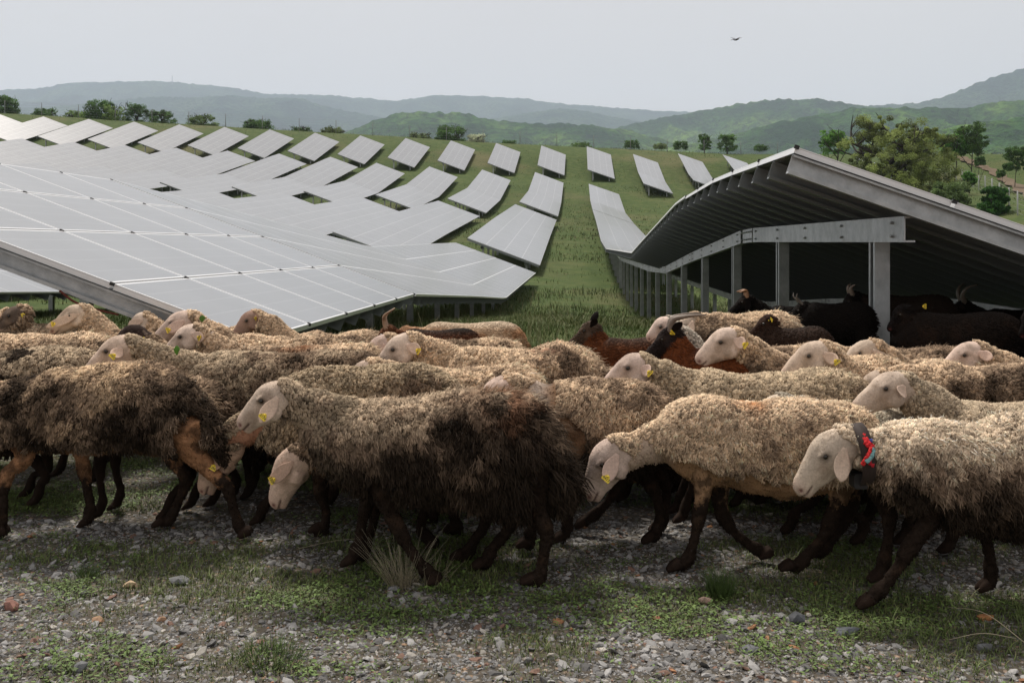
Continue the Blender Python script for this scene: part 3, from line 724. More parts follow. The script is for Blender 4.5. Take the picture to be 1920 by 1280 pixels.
        v2 = smesh_locks(P[i2], Nn[i2], D2, Lk[i2] * 1.2, Wd[i2] * .28, c0[i2], np.clip(c1[i2] * 1.2, 0, .8), rings=3, crimp=.1, blunt=0, lift=.7, rng=rng)
        n0 = len(vs[0]); vs = (np.concatenate([vs[0], v2[0]]), np.concatenate([vs[1], v2[1] + n0]), np.concatenate([vs[2], v2[2] + n0]), np.concatenate([vs[3], v2[3]]))
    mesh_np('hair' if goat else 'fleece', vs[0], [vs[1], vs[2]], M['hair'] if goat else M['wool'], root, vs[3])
    if not goat and q_ >= 1:                                 # short hair on legs, belly and face
        wh = (~wl & (lab != 4) & (eye + nos + mouth < .3)).astype(float); ns = {2: 9000, 1: 2600}[q_]
        Pp, qj = sample_surface(V, q, wh, ns, rng); Nj = nrm(N[q[qj]].mean(1)); lj = lab[q[qj][:, 0]] == 2; cj = col[q[qj][:, 0]]
        Dj = np.where(lj[:, None], -dv + uv_ * -.25, np.array([.2, 0, -1.])) + rng.normal(0, .22, Pp.shape); Dj = nrm(Dj - Nj * np.sum(Dj * Nj, 1)[:, None] * .9)
        Lj = np.where(lj, .008, .012) * rng.uniform(.6, 1.4, ns); Wj = np.where(lj, .0022, .0042) * (1 if q_ == 2 else 1.4)
        vj = smesh_locks(Pp - Nj * .001, Nj, Dj, Lj, Wj, cj * rng.uniform(.85, 1.1, (ns, 1)), cj * np.where(lj[:, None], rng.uniform(.9, 1.12, (ns, 1)), rng.uniform(.5, 1.7, (ns, 1))), rings=2, crimp=.04, blunt=0, lift=.16, rng=rng)
        mesh_np('short_hair', vj[0], [vj[1], vj[2]], M['skin'], root, vj[3])
    # eyes
    for sg in (-1, 1):
        c = hl(EA, EB, sg * (.0515 if not goat else .0545))
        e = MB(); path = np.array([c - sv * .011, c - sv * .006, c, c + sv * .006, c + sv * .011]); e.tube(path, np.array([.004, .0095, .0112, .0095, .004]) * min(k, 1.15), up=tuple(uv_), seg=12)
        e.build('eye', M['eye'], root)
    # ears
    for sg in (-1, 1):
        b0 = hl(.17 if not goat else .075, -.014 if not goat else -.02, sg * .054)
        if 'ear' in h and sg * sv[1] < 0: tip = np.array(h['ear'], float)
        else:
            ed = np.array(h.get('eard', (-.12, -.45 if not goat else -.3, -.85)) + rng.normal(0, .12, 3)) * [1, 1 if sg * sv[1] < 0 else -1, 1]
            tip = b0 + nrm(ed) * .138 * (s / .27)
        ax = tip - b0; le = np.linalg.norm(ax); ax = ax / le; oy = np.array([0, -1.0 if sg * sv[1] < 0 else 1.0, 0])
        wd = nrm(np.cross(ax, oy)); th_ = nrm(np.cross(wd, ax)); 
        if th_ @ oy < 0: th_ = -th_
        Vv = []; m_, n_ = 9, 9
        wid = np.array([.30, .48, .74, .94, 1.0, .98, .86, .62, .12]) * (.031 if not goat else .024) * k
        for side in (0, 1):
            for i in range(m_):
                t = i / (m_ - 1)
                for jx in range(n_):
                    u = jx / (n_ - 1) * 2 - 1
                    cup = .35 * wid[i] * (u * u) * (1 if goat else .6) + (-.012 * math.sin(PI * t))
                    Vv.append(b0 + ax * le * t + wd * wid[i] * u + th_ * (cup + (.0045 * (1 - u * u) if side == 0 else -.0005) + .006 + .01 * t) * (1))
        Vv = np.array(Vv); idx_ = np.arange(m_ * n_).reshape(m_, n_)
        qf = np.stack([idx_[:-1, :-1], idx_[:-1, 1:], idx_[1:, 1:], idx_[1:, :-1]], -1).reshape(-1, 4)
        ec = np.array(sp.get('earc', skin * np.array([1.04, .98, .96]))); nn = fbm(Vv, 60, seed, 3); cc = ec * (.85 + .3 * nn)[:, None]
        Q = np.concatenate([qf, qf[:, ::-1] + m_ * n_])
        rim = np.concatenate([idx_[0, :], idx_[1:, -1], idx_[-1, -2::-1], idx_[-2:0:-1, 0]]); rn = np.roll(rim, -1)
        Q = np.concatenate([Q, np.stack([rim, rim + m_ * n_, rn + m_ * n_, rn], -1)])
        eo = mesh_np('ear', Vv, [Q], M['skin'], root, cc)
        if sg * sv[1] < 0 and h.get('tag'):
            ft = h['tag'] if isinstance(h['tag'], float) else .72
            tcn = b0 + ax * le * ft + th_ * .017; a_ = nrm(ax + wd * .25); b_ = nrm(np.cross(th_, a_)); w0 = .019 * min(k, 1.15)
            Z_ = th_; fl_ = [(-.25, -.35), (.25, -.35), (1.0, .75), (.9, 1.25), (-.9, 1.25), (-1.0, .75)]
            pv = [tcn + b_ * x * w0 + a_ * y * w0 * .9 for x, y in fl_]; pv = np.array(pv); tv = np.concatenate([pv, pv + Z_ * .0025])
            qq = [(i, (i + 1) % 6, 6 + (i + 1) % 6, 6 + i) for i in range(6)]
            to = mesh_np('ear_tag', tv, [qq, [(5, 4, 3, 2, 1, 0)], [(6, 7, 8, 9, 10, 11)]], M['tag'], eo, smooth=False)
            tb = MB(); tb.tube([tcn - th_ * .02, tcn + th_ * .006], .004, seg=8); tb.build('stud', M['tag'], eo)
            if q_ >= 1:
                cu = bpy.data.curves.new('marking', 'FONT'); cu.body = DIGITS[count['n'] % 7]; cu.size = w0 * .85; cu.align_x = 'CENTER'; cu.extrude = .0004; count['n'] += 1
                tmp = bpy.data.objects.new('t', cu); COL.objects.link(tmp); bpy.context.view_layer.update()
                me = bpy.data.meshes.new_from_object(tmp.evaluated_get(bpy.context.evaluated_depsgraph_get())); bpy.data.objects.remove(tmp)
                me.materials.clear(); me.materials.append(M['ink']); no_ = bpy.data.objects.new('marking', me); COL.objects.link(no_); no_.parent = eo
                xa = b_ if b_[0] > 0 else -b_; ya = np.cross(Z_, xa)
                mt = Matrix.Identity(4)
                for r3 in range(3): mt[r3][0] = xa[r3]; mt[r3][1] = ya[r3]; mt[r3][2] = Z_[r3]; mt[r3][3] = (tcn + a_ * w0 * .55 + Z_ * .0032)[r3] - ya[r3] * w0 * .3
                no_.matrix_local = mt
    # horns
    if h.get('horns'):
        hn = h['horns']
        for sg in (-1, 1):
            b0 = hl(.10, .004, sg * .022); P3 = [b0 - uv_ * .02]
            for (a_, b_, c_) in hn: P3.append(b0 + dv * a_ + uv_ * b_ + sv * sg * c_)
            d = catmull(np.array(P3), 26); tt = np.linspace(0, 1, 26); rr = (h.get('hr', .021) * (1 - .8 * tt) * (1 + .07 * np.sin(tt * 70)))
            hb = MB(); hb.tube(d, rr, rr * 1.25, up=(0, 1, 0), seg=10, c=h.get('hornc', (.16, .12, .09))); hb.build('horn', M['horn'], root)
    if goat and h.get('beard'):
        b0 = hl(.78, -.115, 0); n = 160; Pb = b0 + rng.normal(0, .008, (n, 3)); 
        vb = smesh_locks(Pb, np.tile(nrm(-uv_), (n, 1)), nrm(np.tile([.25, 0, -1.], (n, 1)) + rng.normal(0, .1, (n, 3))), rng.uniform(.06, .12, n), np.full(n, .006), np.tile([.03, .02, .015], (n, 1)), np.tile([.02, .014, .01], (n, 1)), rings=3, crimp=.04, blunt=0, rng=rng)
        mesh_np('beard', vb[0], [vb[1], vb[2]], M['hair'], root, vb[3])
    return root

# ---- pixel outline -> metres in the animal's own plane
def plan(Y, cx):
    X0 = (cx - 960) / F * Y
    def f(px, py): p = at(px, py, Y); return (p[0] - X0, p[2])
    return f, (X0, Y, 0.0), Y / F

def front(Y, cx, top, bot, neck, head, legs, hw=.165, **kw):
    f, base, mpp = plan(Y, cx)
    tt = np.array([f(*p) for p in top]); bb = np.array([f(*p) for p in bot])
    xs = np.linspace(tt[0, 0] + .01, tt[-1, 0], 12); zt = np.interp(xs, tt[:, 0], tt[:, 1]); zb = np.interp(xs, bb[:, 0], bb[:, 1])
    t = np.linspace(0, 1, 12); w = hw * np.interp(t, [0, .12, .35, .6, .85, .95, 1], [.55, .85, 1, 1.06, .95, .7, .4])
    torso = np.column_stack([xs, zt, zb, w])
    nk = [(*f(x, y), r * mpp) for x, y, r in neck]; hy = head.get('y', 0); n = len(nk)
    nk = [(a, hy * i / (n - 1), b, c) for i, (a, b, c) in enumerate(nk)]
    hd = dict(head); p = f(*head['poll']); hd['poll'] = (p[0], hy, p[1]); p = f(*head['nose']); hd['nose'] = (p[0], hy + head.get('ny', 0), p[1])
    if 'ear' in head: p = f(*head['ear']); hd['ear'] = (p[0], hy - head.get('eo', .10), p[1])
    LG = []
    for ty, y, js in legs:
        jj = [f(*p) for p in js]; zl = min(z for _, z in jj)
        LG.append(dict(t=ty, y=y, j=jj))
    kw.setdefault('q', 2)
    if 'bare' in kw: kw['bare'] = [(*f(x, y), r * mpp) for x, y, r in kw['bare']]
    if 'spots' in kw: kw['spots'] = [(*f(x, y), r * mpp, c, a) for x, y, r, c, a in kw['spots']]
    return animal(dict(base=base, torso=torso, neck=nk, head=hd, legs=LG, **kw))

def herd(Y, chest, rump, back, head, label, hw=.165, deep=.36, yaw=0, **kw):
    """an animal of the crowd: a standing body fitted between chest and rump at the given back line"""
    cx = (chest + rump) / 2; f, base, mpp = plan(Y, cx)
    x0 = f(chest, back)[0]; x1 = f(rump, back)[0]; zt = f(cx, back)[1]; Ln = x1 - x0; goat = kw.get('goat')
    dp = deep * (.9 if goat else 1)
    prof = [(0, -.13, .62), (.08, -.05, .78), (.2, -.005, .95), (.35, -.01, 1.0), (.5, -.015, 1.02), (.65, -.005, 1.02), (.8, 0, .98), (.9, -.02, .85), (.97, -.07, .7), (1.0, -.13, .6)]
    bw = [.5, .75, .92, 1.0, 1.06, 1.08, 1.0, .85, .62, .4]
    torso = [(x0 + a * Ln, zt + b, zt - dp * c, hw * w) for (a, b, c), w in zip(prof, bw)]
    rg = random.Random(kw.get('seed', 1) * 7 + 1); legs = []
    zb = zt - dp
    for ty, side in (('f', -1), ('f', 1), ('h', -1), ('h', 1)):
        ph = rg.uniform(-1, 1); 
        if ty == 'f':
            X = x0 + .16 * Ln; j = [(X, zt - .2), (X + .02, zb + .03), (X + .01 - .07 * ph, zb * .58), (X - .14 * ph + .01, .12), (X - .15 * ph, .07), (X - .15 * ph - .015, .035)]
        else:
            X = x0 + .86 * Ln; j = [(X - .02, zt - .2), (X - .04, zb + .05), (X + .05 - .10 * ph, zb * .66), (X + .02 - .16 * ph, .13), (X + .01 - .17 * ph, .075), (X - .01 - .17 * ph, .035)]
        legs.append(dict(t=ty, y=side * hw * .6, j=j))
    hy = head.get('y', 0); hd = dict(head)
    dz_ = 0 if goat else .016; p = f(*head['poll']); n_ = f(*head['nose']); hd['poll'] = (p[0], hy, p[1] - dz_); hd['nose'] = (n_[0], hy + head.get('ny', 0), n_[1] - dz_)
    if 'ear' in head: e = f(*head['ear']); hd['ear'] = (e[0], hy - head.get('eo', .10), e[1])
    dv = nrm(np.array(hd['nose']) - np.array(hd['poll'])); upv = np.array([-dv[2], 0, dv[0]]); upv = upv if upv[2] > 0 else -upv
    pc = np.array(hd['poll']) - upv * .058 + dv * .02
    s0 = np.array([x0 + .12 * Ln, 0, zt - .17]); m1 = s0 * .6 + pc * .4 + [0, 0, .01]; m2 = s0 * .25 + pc * .75 + [0, 0, .012]
    nr = .55 if goat else 1
    neck = [(*s0, .15 * (nr if goat else 1)), (*m1, .115 * (.95 if goat else 1)), (*m2, .09 * (.85 if goat else 1)), (*pc, .066 if not goat else .056)]
    if 'spots' in kw: kw['spots'] = [(*f(x, y), r * mpp, c, a) for x, y, r, c, a in kw['spots']]
    if 'bare' in kw: kw['bare'] = [(*f(x, y), r * mpp) for x, y, r in kw['bare']]
    return animal(dict(base=base, torso=torso, neck=neck, head=hd, legs=legs, yaw=yaw, label=label, **kw))
RED = (.42, .07, .03); RUST = (.30, .13, .06)
# ---------------- front row
front(4.5, 200, [(-75, 712), (-20, 706), (51, 694), (117, 681), (195, 671), (260, 668), (310, 682), (345, 705), (375, 735), (398, 775), (408, 815)],
      [(-75, 835), (20, 842), (60, 850), (110, 851), (195, 853), (290, 852), (330, 862), (380, 862), (408, 858)],
      [(-30, 775, 62), (-75, 755, 50), (-110, 740, 40), (-140, 735, 33)], dict(poll=(-140, 712), nose=(-235, 780), tag=True),
      [('f', -.09, [(55, 800), (60, 851), (27, 886), (21, 951), (16, 976), (24, 994)]),
       ('f', .09, [(115, 810), (137, 853), (147, 904), (156, 955), (152, 982), (150, 1000)]),
       ('h', -.10, [(358, 790), (372, 832), (408, 878), (436, 905), (450, 955), (460, 980), (474, 1000)]),
       ('h', .10, [(325, 800), (312, 862), (330, 890), (338, 908), (322, 952), (305, 984), (291, 1003)])],
      label='sheep with pale back and black muddy flank, front row far left', seed=3, dirt=.56, dz=1.25, dx=.3, lock=.048, wid=.0125, conv=.88, clump=11, rear=.6, belly=.16, mud=.27, legtop=(.36, .19, .10),
      cream=(.78, .57, .37), crimp=.13, bare=[(372, 880, 50), (58, 880, 30)], spots=[(60, 735, 55, DARK, .8)], n=17000)
front(3.9, 820, [(590, 770), (635, 757), (679, 741), (730, 739), (804, 731), (877, 720), (932, 722), (988, 739), (1018, 770), (1040, 815), (1050, 862)],
      [(590, 850), (635, 895), (694, 917), (767, 922), (841, 922), (914, 933), (988, 948), (1030, 938), (1050, 905)],
      [(665, 815, 68), (620, 787, 50), (585, 770, 44), (556, 762, 37)], dict(poll=(542, 722), nose=(449, 790), ear=(503, 782), tag=True, y=-.03),
      [('f', -.10, [(715, 850), (728, 925), (755, 985), (778, 1025), (805, 1058), (822, 1083)]),
       ('f', .10, [(690, 860), (686, 930), (674, 985), (668, 1025), (658, 1050), (652, 1062)]),
       ('h', -.11, [(1000, 860), (1008, 940), (1024, 990), (1020, 1010), (1014, 1050), (1005, 1076), (994, 1088)]),
       ('h', .11, [(985, 870), (975, 960), (958, 995), (948, 1012), (922, 1042), (911, 1066), (899, 1082)])],
      label='very dark shaggy sheep in the middle front, its head level above another head', seed=8, dirt=.60, dz=1.35, dx=.55, lock=.066, wid=.014, conv=.9, clump=12, rear=.6, belly=.03, mud=.6,
      cream=(.58, .45, .32), hang=1.1, tangle=.8, crimp=.10, blunt=.5, leg=1.02, neckbare=-.03, nbx=-.40, spots=[(950, 732, 50, (.33, .15, .08), .45), (620, 745, 70, (.42, .33, .23), .9)], n=21000, neckc=(.42, .33, .24))
front(4.18, 840, [(590, 800), (640, 765), (700, 742), (780, 738), (880, 740), (960, 748), (1010, 775), (1035, 830)],
      [(590, 880), (640, 905), (780, 915), (900, 915), (1000, 905), (1035, 880)],
      [(650, 830, 60), (618, 832, 48), (592, 838, 40), (577, 850, 33)], dict(poll=(560, 838), nose=(510, 944), ear=(517, 893), tag=.8, y=-.02),
      [('f', -.09, [(690, 850), (700, 925), (705, 965), (690, 1010), (686, 1030), (680, 1045)]),
       ('f', .09, [(800, 840), (812, 925), (792, 970), (786, 1000), (800, 1018), (812, 1030)]),
       ('h', -.10, [(930, 850), (912, 965), (890, 1000), (884, 1012), (872, 1032), (864, 1043)]),
       ('h', .10, [(985, 860), (992, 950), (1000, 990), (995, 1010), (993, 1030), (986, 1045)])],
      label='sheep with head bent low below the chin of the dark middle sheep', seed=12, dirt=.42, lock=.04, mud=.6, face=(.55, .43, .34), neckbare=-.06, n=9000, belly=.05)
front(4.55, 700, [(505, 740), (530, 700), (560, 685), (620, 676), (700, 677), (770, 674), (830, 690), (865, 730), (880, 790)],
      [(505, 850), (560, 870), (640, 885), (740, 885), (830, 875), (880, 850)],
      [(555, 760, 62), (505, 782, 46), (465, 800, 36), (435, 822, 31)], dict(poll=(428, 822), nose=(380, 915), ear=(417, 870), tag=.75, y=-.05),
      [('f', -.09, [(600, 820), (606, 905), (617, 955), (612, 982), (606, 995), (602, 1003)]),
       ('f', .09, [(560, 820), (520, 900), (500, 940), (484, 962), (480, 975), (478, 986)]),
       ('h', -.10, [(800, 820), (815, 900), (840, 930), (850, 950), (860, 985), (850, 1003)]), ('h', .10, [(780, 820), (790, 900), (810, 940), (812, 970), (800, 995), (795, 1003)])],
      label='dirty brown backed sheep, head low behind the hind leg of the far left sheep', seed=15, dirt=.42, dx=.6, lock=.04, mud=.5, neckbare=.01, nbx=-.40, neckc=(.42, .22, .14), n=11000, belly=.1, cream=(.56, .44, .30), face=(.52, .36, .28))
front(4.42, 1130, [(1000, 745), (1010, 715), (1040, 704), (1090, 701), (1138, 700), (1190, 706), (1225, 722), (1248, 752), (1256, 800)],
      [(1000, 840), (1050, 880), (1120, 890), (1200, 880), (1256, 850)],
      [(1040, 780, 60), (1005, 758, 50), (985, 745, 40), (965, 745, 36)], dict(poll=(960, 712), nose=(880, 800), tag=False, y=.02),
      [('f', -.09, [(1060, 830), (1085, 890), (1075, 930), (1065, 960), (1060, 985), (1050, 1005)]),
       ('f', .09, [(1150, 830), (1170, 895), (1148, 940), (1122, 968), (1108, 980), (1096, 988)]),
       ('h', -.10, [(1215, 820), (1212, 885), (1225, 920), (1232, 950), (1225, 990), (1215, 1010)]), ('h', .10, [(1225, 820), (1240, 890), (1255, 930), (1250, 970), (1245, 995), (1238, 1008)])],
      label='short grey brown sheep with bald white nape behind the dark middle sheep', seed=19, dirt=.50, dx=.3, dz=.9, lock=.048, mud=.6, n=10000, belly=.12,
      neckbare=.2, nbx=-.24, bare=[(1050, 815, 52), (995, 735, 52)], neckc=(.60, .50, .42), bellyc=(.22, .13, .075), wid=.012)
front(4.05, 1420, [(1225, 790), (1253, 748), (1296, 729), (1335, 729), (1384, 741), (1434, 745), (1499, 742), (1560, 748), (1610, 760), (1640, 790), (1656, 840)],
      [(1225, 860), (1253, 872), (1289, 900), (1329, 914), (1401, 925), (1466, 936), (1532, 930), (1600, 915), (1656, 885)],
      [(1300, 815, 66), (1248, 824, 47), (1205, 838, 38), (1172, 850, 35)], dict(poll=(1158, 822), nose=(1094, 926), ear=(1127, 890), tag=.8, y=-.03),
      [('f', -.09, [(1308, 845), (1312, 905), (1306, 945), (1299, 985), (1289, 1023), (1278, 1044), (1264, 1056)]),
       ('f', .09, [(1345, 850), (1356, 925), (1358, 962), (1378, 1000), (1406, 1026), (1432, 1042), (1450, 1047)]),
       ('h', -.10, [(1575, 850), (1560, 925), (1545, 965), (1535, 990), (1502, 1028), (1485, 1048), (1470, 1060)]),
       ('h', .10, [(1600, 850), (1612, 930), (1604, 972), (1592, 995), (1565, 1028), (1552, 1045), (1538, 1058)])],
      label='clean cream sheep with head bent down, curly fleece and long bald neck, yellow tag', seed=22, dirt=.18, dz=.6, dx=.1, lock=.042, wid=.0125, crimp=.2, belly=.30, mud=.30, legtop=(.34, .21, .12),
      cream=(.87, .655, .455), neckbare=.055, nbx=-.34, neckc=(.52, .40, .31), bare=[(1300, 905, 42), (1222, 868, 40)], spots=[(1398, 740, 26, (.62, .24, .07), .9)], hang=.75, tangle=1.3, n=17000, bellyc=(.33, .20, .11))
front(3.66, 1860, [(1622, 812), (1662, 793), (1711, 779), (1759, 773), (1808, 787), (1856, 788), (1885, 771), (1920, 771), (1990, 775), (2060, 800), (2100, 860)],
      [(1622, 888), (1662, 925), (1711, 950), (1759, 967), (1856, 975), (1920, 975), (2000, 970), (2060, 950), (2100, 930)],
      [(1700, 862, 66), (1658, 850, 47), (1625, 846, 42), (1598, 850, 37)], dict(poll=(1580, 808), nose=(1484, 912), ear=(1551, 888), tag=False, y=-.03),
      [('f', -.09, [(1735, 880), (1724, 962), (1694, 1010), (1664, 1058), (1638, 1090), (1614, 1113)]),
       ('f', .10, [(1700, 880), (1660, 925), (1682, 972), (1680, 1028), (1673, 1068), (1664, 1092)]),
       ('h', -.11, [(1990, 880), (1960, 960), (1975, 1010), (1965, 1060), (1940, 1110), (1930, 1140)]),
       ('h', .11, [(1900, 880), (1860, 965), (1868, 1010), (1876, 1048), (1880, 1095), (1874, 1138)])],
      label='sheep at far right wearing a dark collar with red and pale blue ribbons', seed=27, dirt=.40, dz=1.6, dx=.45, lock=.070, wid=.0150, conv=.93, clump=12, crimp=.13, blunt=.5, belly=.02, mud=.5, leg=1.0,
      cream=(.87, .70, .52), face=(.62, .50, .41), neckbare=-.02, nbx=-.27, neckc=(.46, .36, .26), hang=1.15, tangle=.7, n=21000)
# collar, ribbons and box of the far right sheep (parts of that sheep)
g_ = [o for o in bpy.data.objects if o.get('label', '').startswith('sheep at far right wearing')][0]
f_, b_, mpp_ = plan(3.66, 1860)
def cpt(px, py, y): x, z = f_(px, py); return np.array([x, y, z])
c0_ = cpt(1606, 848, -.03); ring = []
for k in range(33):
    a = 2 * PI * k / 32; ring.append(c0_ + np.array([-.012 * math.sin(a) , math.cos(a) * .090, math.sin(a) * .100]))
def band(name, pts, w, th, m_, col):
    pts = np.array(pts); mb = MB(); n = len(pts); ct = pts.mean(0); rd = nrm((pts - ct) * [0, 1, 1]); ax = np.array([1.0, 0, 0.15])
    V = np.concatenate([pts + ax * w / 2 + rd * th, pts - ax * w / 2 + rd * th, pts - ax * w / 2, pts + ax * w / 2]); i = np.arange(n - 1)
    q = np.concatenate([np.stack([i + a * n, i + 1 + a * n, i + 1 + b * n, i + b * n], -1) for a, b in ((0, 1), (1, 2), (2, 3), (3, 0))])
    mb.add(V, [q], col); return mb.build(name, m_, g_, smooth=True)
M['strap'] = mat('worn_leather', rough=.8, attr=True); M['cloth'] = attr_mat('ribbon_cloth', .9, 200, .7, 1.2, .3, .002)
cl = band('collar', ring, .045, .012, M['strap'], (.028, .016, .012))
mb = MB(); bx = cpt(1602, 893, -.045)
mb.prism(bx + [0, -.028, 0], bx + [0, .028, 0], [(-.026, -.02), (-.020, -.028), (.020, -.028), (.026, -.02), (.026, .02), (.018, .026), (-.018, .026), (-.026, .02)], c=(.02, .018, .018)); o = mb.build('bell_box', M['strap'], g_, smooth=False)
def ribbon(name, pts, w, col):
    p = catmull(np.array([cpt(x, y, d) for x, y, d in pts]), 16); mb = MB(); wob = np.sin(np.arange(16) * 1.9) * .003
    mb.tube(p + np.stack([wob, 0 * wob, wob], -1), np.linspace(w * .75, w, 16) * (1 + .2 * np.sin(np.arange(16) * 2.3)), .0045, up=(0, -1, 0), seg=8, c=col); mb.build(name, M['cloth'], g_)
ribbon('ribbon', [(1597, 803, -.07), (1604, 814, -.115), (1609, 826, -.13)], .013, (.55, .02, .025))
ribbon('ribbon', [(1608, 824, -.138), (1600, 838, -.148), (1591, 854, -.145)], .008, (.60, .03, .03))
ribbon('ribbon', [(1611, 825, -.138), (1609, 836, -.146), (1597, 848, -.15)], .009, (.22, .42, .43))
ribbon('ribbon', [(1604, 846, -.14), (1609, 857, -.143)], .008, (.45, .02, .03))
ribbon('ribbon', [(1598, 801, -.05), (1612, 815, -.12)], .006, (.08, .10, .32))

# ---------------- the flock behind
NAP = dict(tag=True)
def S(*a, **k): herd(*a, **k)
S(5.0, 322, 742, 651, dict(poll=(248, 630), nose=(158, 690), ear=(226, 668), tag=.8), 'sheep behind the far left one, its pale head with square yellow tag above that back', seed=31, dirt=.60, dx=.9, dz=1.0, lock=.045, cream=(.56, .44, .31), n=14000, q=1, deep=.42)
S(5.45, -150, 188, 644, dict(poll=(-190, 620), nose=(-260, 680)), 'sheep at left edge with a dark patch on its flank, head out of frame', seed=33, dirt=.34, dx=-.1, q=1, spots=[(50, 680, 45, DARK, 1.0)], cream=(.60, .47, .33))
S(5.95, -90, 220, 617, dict(poll=(-120, 590), nose=(-190, 640)), 'sheep showing only a pale matted back left of the tagged sheep neck', seed=34, dirt=.36, q=1)
S(6.25, 178, 420, 617, dict(poll=(158, 571), nose=(106, 612), ear=(109, 610), tag=.75, ny=-.10, eo=.17, size=.95), 'upright pale sheep head with big tagged ear, standing in front of the grass at left', seed=35, dirt=.25, q=1, deep=.36)
S(6.7, -110, 45, 604, dict(poll=(42, 572), nose=(-2, 612), ear=(62, 588), tag=.8, ny=-.08, size=.9), 'dull brown faced sheep at left edge with its tagged ear pointing right', seed=36, dirt=.6, face=(.16, .12, .09), q=0)
S(7.1, 40, 150, 602, dict(poll=(30, 590), nose=(0, 620)), 'small pale sheep back between the brown face and the upright head', seed=37, dirt=.2, q=0)
S(6.9, 288, 520, 608, dict(poll=(278, 587), nose=(236, 618), ear=(250, 606), size=.95), 'pale woolly headed sheep furthest back below the panel frame, face mostly hidden', seed=38, dirt=.28, q=0)
S(5.75, 300, 520, 646, dict(poll=(262, 611), nose=(206, 648), ear=(287, 633), eard=(.8, -.4, -.5), tag=.8, size=.95), 'sheep with a black head and yellow tag, squeezed between pale heads at left', seed=39, dirt=.55, face=(.030, .020, .016), earc=(.05, .03, .025), q=1, cap=0)
S(5.95, 395, 700, 621, dict(poll=(362, 583), nose=(284, 632), ear=(322, 620), tag=.8, size=1.0), 'sheep with large grey face raised over the black head, green leaf behind its ear', seed=40, dirt=.35, q=1)
S(5.5, 410, 730, 641, dict(poll=(374, 608), nose=(306, 656), ear=(397, 632), tag=.6), 'sheep with ear pointing back, lowest of the three heads in front of the panel corner', seed=41, dirt=.42, q=1, spots=[(560, 640, 40, RUST, .6)])
S(6.75, 520, 735, 617, dict(poll=(482, 581), nose=(441, 621), ear=(494, 593), eard=(.8, -.5, .1), tag=.5, ny=-.06, size=.95), 'pinkish brown faced sheep alone against the lower edge of the left panel', seed=42, dirt=.36, face=(.40, .26, .20), q=1)
S(5.1, 812, 1124, 640, dict(poll=(775, 624), nose=(697, 690), ear=(796, 655), eard=(.5, -.5, -.6), tag=.75), 'sheep with bulging pale forehead and red paint marks on its back, middle of the flock', seed=43, dirt=.36, dx=.5, q=1, n=11000, spots=[(1015, 642, 16, (.60, .06, .03), 1.2), (1050, 637, 14, (.6, .08, .04), 1.1)])
S(4.85, 745, 1012, 677, dict(poll=(700, 672), nose=(640, 740)), 'sheep seen only as a beige back between the dirty brown back and the bald nape', seed=44, dirt=.35, q=1, n=11000)
S(5.75, 765, 985, 628, dict(poll=(730, 625), nose=(675, 680)), 'sheep with grey brown back just in front of the brown goats', seed=45, dirt=.52, q=1)
S(4.72, 1245, 1622, 686, dict(poll=(1212, 667), nose=(1130, 712), ear=(1217, 695), eard=(.3, -.5, -.7), tag=.85, size=1.0), 'cream curly backed sheep with slim tagged head, right behind the head bent sheep', seed=46, dirt=.28, dx=.8, lock=.04, wid=.014, q=1, n=13000, crimp=.18, cream=(.62, .49, .34))
S(5.05, 1432, 1710, 662, dict(poll=(1384, 617), nose=(1303, 668), ear=(1392, 643), eard=(.5, -.5, -.6), tag=.85, size=1.0), 'sheep nosing the brown horned goat, dark curly neck and yellow tag', seed=47, dirt=.45, dx=-.2, q=1)
S(4.95, 1590, 1800, 690, dict(poll=(1550, 641), nose=(1463, 695), ear=(1561, 676), eard=(.4, -.5, -.7), tag=.8), 'left one of two close pale heads right of centre, with yellow tag', seed=48, dirt=.25, q=1)
S(5.3, 1670, 1900, 668, dict(poll=(1640, 636), nose=(1567, 690), ear=(1667, 684), eard=(.5, -.4, -.8)), 'right one of two close pale heads, long untagged ear hanging down', seed=49, dirt=.5, q=1)
S(5.25, 1880, 2100, 665, dict(poll=(1838, 641), nose=(1755, 692), ear=(1846, 668), eard=(.4, -.6, -.6)), 'pale sheep head near the right edge under the dark shelter, body behind a brown back', seed=50, dirt=.25, q=1)
S(4.75, 1700, 2010, 672, dict(poll=(1655, 690), nose=(1600, 760)), 'brown and cream sheep back at right edge in front of a pale head', seed=51, dirt=.45, q=1, n=9000)
S(4.28, 1740, 2060, 740, dict(poll=(1700, 699), nose=(1594, 758), ear=(1668, 738), size=1.05), 'white faced sheep lowering its ear just above the clean cream sheep', seed=52, dirt=.24, lock=.035, q=1, n=13000, cream=(.62, .50, .36))
S(4.4, 1520, 1750, 752, dict(poll=(1470, 738), nose=(1405, 800)), 'sheep of which only white curls show above the cream sheep', seed=53, dirt=.1, q=1, cream=(.70, .62, .50))
S(5.55, 1290, 1480, 655, dict(poll=(1258, 596), nose=(1212, 628), ear=(1272, 618), eard=(.2, -.5, -.8), size=.85), 'white woolly sheep whose curled face hides behind the brown horned goat', seed=54, dirt=.12, q=1, cream=(.68, .60, .50))
S(6.35, 1300, 1492, 578, dict(poll=(1300, 585), nose=(1262, 640)), 'matted grey brown sheep standing tall beneath the panel edge posts', seed=55, dirt=.46, q=1, deep=.42, lock=.05)
S(5.7, 1560, 1820, 640, dict(poll=(1540, 640), nose=(1490, 700)), 'sheep with a dark brown back and red dab, just left of the right edge head', seed=56, dirt=.56, q=1, spots=[(1795, 640, 12, (.5, .05, .03), 1.0)])
S(5.3, 1690, 1860, 664, dict(poll=(1690, 675), nose=(1650, 730)), 'pale sheep back between the long untagged ear and the right edge head', seed=57, dirt=.2, q=0)
